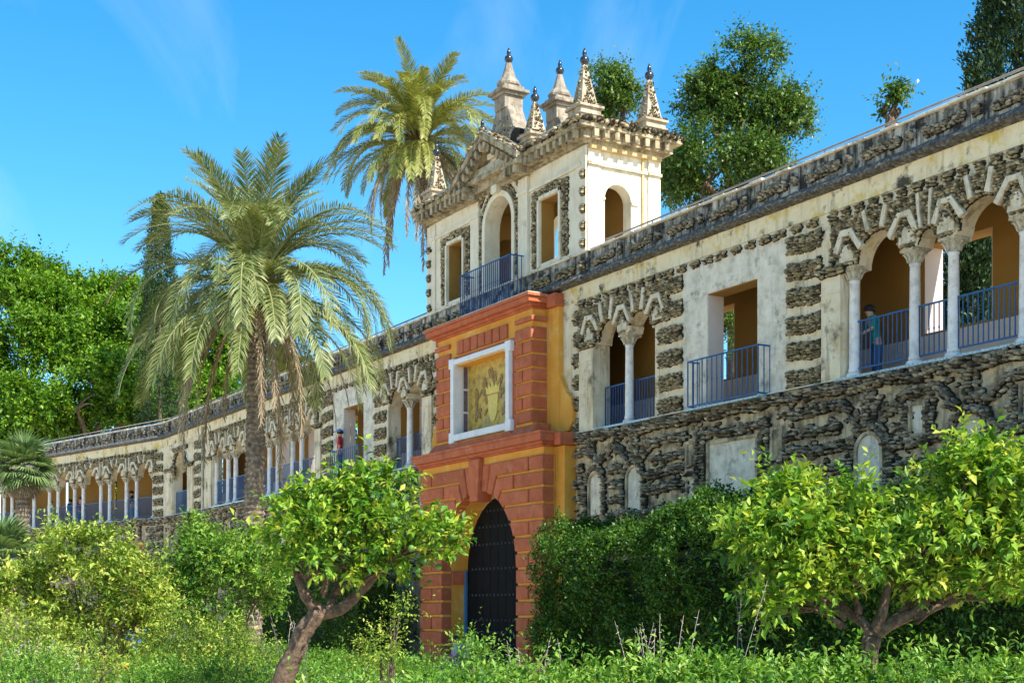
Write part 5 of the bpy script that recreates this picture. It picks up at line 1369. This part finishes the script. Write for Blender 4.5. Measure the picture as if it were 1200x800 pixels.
# ------------------------------------------------------------------ people
def skin_mesh(name, nodes, edges, sub=2):
    me = bpy.data.meshes.new(name); me.from_pydata([n[0] for n in nodes], edges, [])
    o = bpy.data.objects.new(name + '_tmp', me); COL.objects.link(o)
    md = o.modifiers.new('skin', 'SKIN'); md.use_smooth_shade = True
    for i, n in enumerate(nodes):
        r = n[1]; me.skin_vertices[0].data[i].radius = (r, r) if not hasattr(r, '__len__') else r
    me.skin_vertices[0].data[0].use_root = True
    o.modifiers.new('sub', 'SUBSURF').levels = sub
    o.modifiers['sub'].render_levels = sub
    dg = bpy.context.evaluated_depsgraph_get(); r = bpy.data.meshes.new_from_object(o.evaluated_get(dg)); r.name = name
    bpy.data.objects.remove(o); bpy.data.meshes.remove(me)
    r.polygons.foreach_set('use_smooth', [True] * len(r.polygons)); return r
def person(loc, rz, shirt, trousers, label, hairm='hair', cap=None, sit=False, shorts=False, lean=.0, arms='down', h=1.7, skirt=None):
    t = empty('person', loc, label, 'person'); t.rotation_euler = (0, 0, rz); k = h / 1.7; t.scale = (k, k, k)
    # faces -y; standing joints, then the legs folded for a seated pose
    hz = .93 if not sit else .48
    L = lambda y, z: (y - lean * max(0, z - hz) * .5, z)
    def J(x, y, z): return (x, y - lean * max(0, z - hz), z)
    def leg(s):
        if sit: return [J(s * .09, 0, hz), (s * .11, -.42, hz + .02), (s * .11, -.44, .10), (s * .11, -.58, .04)]
        return [J(s * .09, 0, hz - .02), (s * .10, -.02, .50), (s * .10, .02, .09), (s * .10, -.14, .035)]
    def arm(s):
        S = J(s * .18, 0, hz + .50)
        if arms == 'rail': return [S, J(s * .27, -.12, hz + .26), J(s * .16, -.36, hz + .16), J(s * .13, -.44, hz + .17)]
        if arms == 'lap': return [S, J(s * .25, -.05, hz + .24), J(s * .12, -.28, hz + .12), J(s * .06, -.34, hz + .12)]
        return [S, J(s * .25, .02, hz + .22), J(s * .26, -.05, hz - .02), J(s * .25, -.08, hz - .12)]
    nodes = [(J(0, 0, hz), (.13, .10)), (J(0, 0, hz + .22), (.125, .09)), (J(0, 0, hz + .44), (.15, .095)), (J(0, 0, hz + .55), (.06, .055)), (J(0, -.01, hz + .61), (.075, .085)), (J(0, -.015, hz + .70), (.08, .10)), (J(0, -.01, hz + .77), (.05, .06))]
    E = [(0, 1), (1, 2), (2, 3), (3, 4), (4, 5), (5, 6)]
    for s in (-1, 1):
        q = leg(s); i = len(nodes); nodes += [(q[0], .085), (q[1], .06), (q[2], .042), (q[3], .04)]; E += [(0, i), (i, i + 1), (i + 1, i + 2), (i + 2, i + 3)]
        q = arm(s); i = len(nodes); nodes += [(q[0], .055), (q[1], .042), (q[2], .03), (q[3], .034)]; E += [(2, i), (i, i + 1), (i + 1, i + 2), (i + 2, i + 3)]
    body = link('body', skin_mesh('body', nodes, E), 'skin', t)
    # facial features are part of the head: nose and ears
    hd = J(0, -.02, hz + .67)
    sn = [(J(0, 0, hz - .03), (.15, .12)), (J(0, 0, hz + .22), (.14, .105)), (J(0, 0, hz + .45), (.165, .105)), (J(0, 0, hz + .53), (.08, .07))]; e2 = [(0, 1), (1, 2), (2, 3)]
    for s in (-1, 1):
        q = arm(s); i = len(sn); m_ = tuple((a + b_) / 2 for a, b_ in zip(q[0], q[1])); sn += [(q[0], .072), (m_, .062), (q[1], .055)]; e2 += [(2, i), (i, i + 1), (i + 1, i + 2)]
    link('shirt', skin_mesh('shirt', sn, e2), shirt, t)
    tn = [(J(0, 0, hz + .04), (.145, .115)), (J(0, 0, hz - .06), (.14, .11))]; e3 = [(0, 1)]
    for s in (-1, 1):
        q = leg(s); i = len(tn); end = tuple(a + (b_ - a) * (.15 if shorts else .95) for a, b_ in zip(q[1], q[2])); tn += [(q[0], .105), (q[1], .08), (end, .065)]; e3 += [(1, i), (i, i + 1), (i + 1, i + 2)]
    link('trousers', skin_mesh('trousers', tn, e3), trousers, t)
    c = Vector(hd)
    hm = MB().lathe([(.095, -.02), (.108, .03), (.10, .08), (.06, .125), (.01, .14)], 0, .015, 14); hm.v = [(x + c.x, y * 1.12 + c.y + .012, z + c.z) for x, y, z in hm.v]
    hm.build('hair', hairm, t, True)
    if cap:
        cm = MB().lathe([(.112, .05), (.112, .09), (.08, .14), (.01, .16)], 0, .01, 14).prism([(-.09, .052), (.09, .052), (.07, .066), (-.07, .066)], -.22, -.05); cm.v = [(x + c.x, y + c.y, z + c.z) for x, y, z in cm.v]
        cm.build('cap', cap, t, True)
    return t
FL = 6.301
person((13.80, .74, FL), R(-25), 'cloth_teal', 'cloth_jeans', 'person in a teal top leaning at the gallery rail by the first column', lean=.25, arms='rail', h=1.62)
person((-11.0, -.16, ZS - .0), R(-30), 'cloth_red', 'cloth_jeans', 'person in a red shirt and blue cap standing in the gallery doorway', cap='cloth_cap', h=1.72)
B2 = Matrix.Translation((-32.95, 0, 0)) @ Matrix.Rotation(R(14.45), 4, 'Z')
for x, y, rz, a, b, lb, kw in ((-4.5, .8, 160, 'cloth_black', 'cloth_sky', 'person in black shirt and light blue shorts in the far gallery', dict(shorts=True)), (-9.9, .8, 40, 'cloth_maroon', 'cloth_jeans', 'person in a maroon shirt between paired columns of the far gallery', {}), (-13.2, .7, 10, 'cloth_white', 'cloth_jeans', 'person in a white shirt in the far gallery beside the fan palm', {}), (-11.7, 1.1, -60, 'cloth_blue', 'cloth_jeans', 'person in a bright blue shirt in the far gallery', {})):
    q = B2 @ Vector((x, y, FL)); person(q, R(rz + 14), a, b, lb, **kw)
g = at(541, 790, 38.5); g.z = 0
bt = empty('stone_bench', (g.x, g.y, 0), 'low stone bench beside the gate door', 'bench')
bt.rotation_euler = (0, 0, R(-15))
MB().box(-.9, .9, -.2, .22, .36, .44, .015).build('seat', 'oldplaster', bt)
for s in (-1, 1): MB().box(s * .6, s * .75, -.16, .18, 0, .36, .01).build('leg', 'oldplaster', bt)
q = at(535, 790, 38.5); person((q.x, q.y - .02, 0), R(-15), 'cloth_grey', 'cloth_jeans', 'seated person in a grey shirt before the gate', sit=True, arms='lap', h=1.6)
q = at(546, 790, 38.4); person((q.x, q.y - .02, 0), R(25), 'cloth_blue', 'cloth_jeans', 'seated person in a bright blue shirt before the gate', sit=True, arms='lap', h=1.66)
q = at(160, 800, 31.5); q.z = 0; person(q, R(70), 'cloth_blue', 'cloth_black', 'person in a blue shirt walking past the ochre garden post', h=1.7)
del B['root']
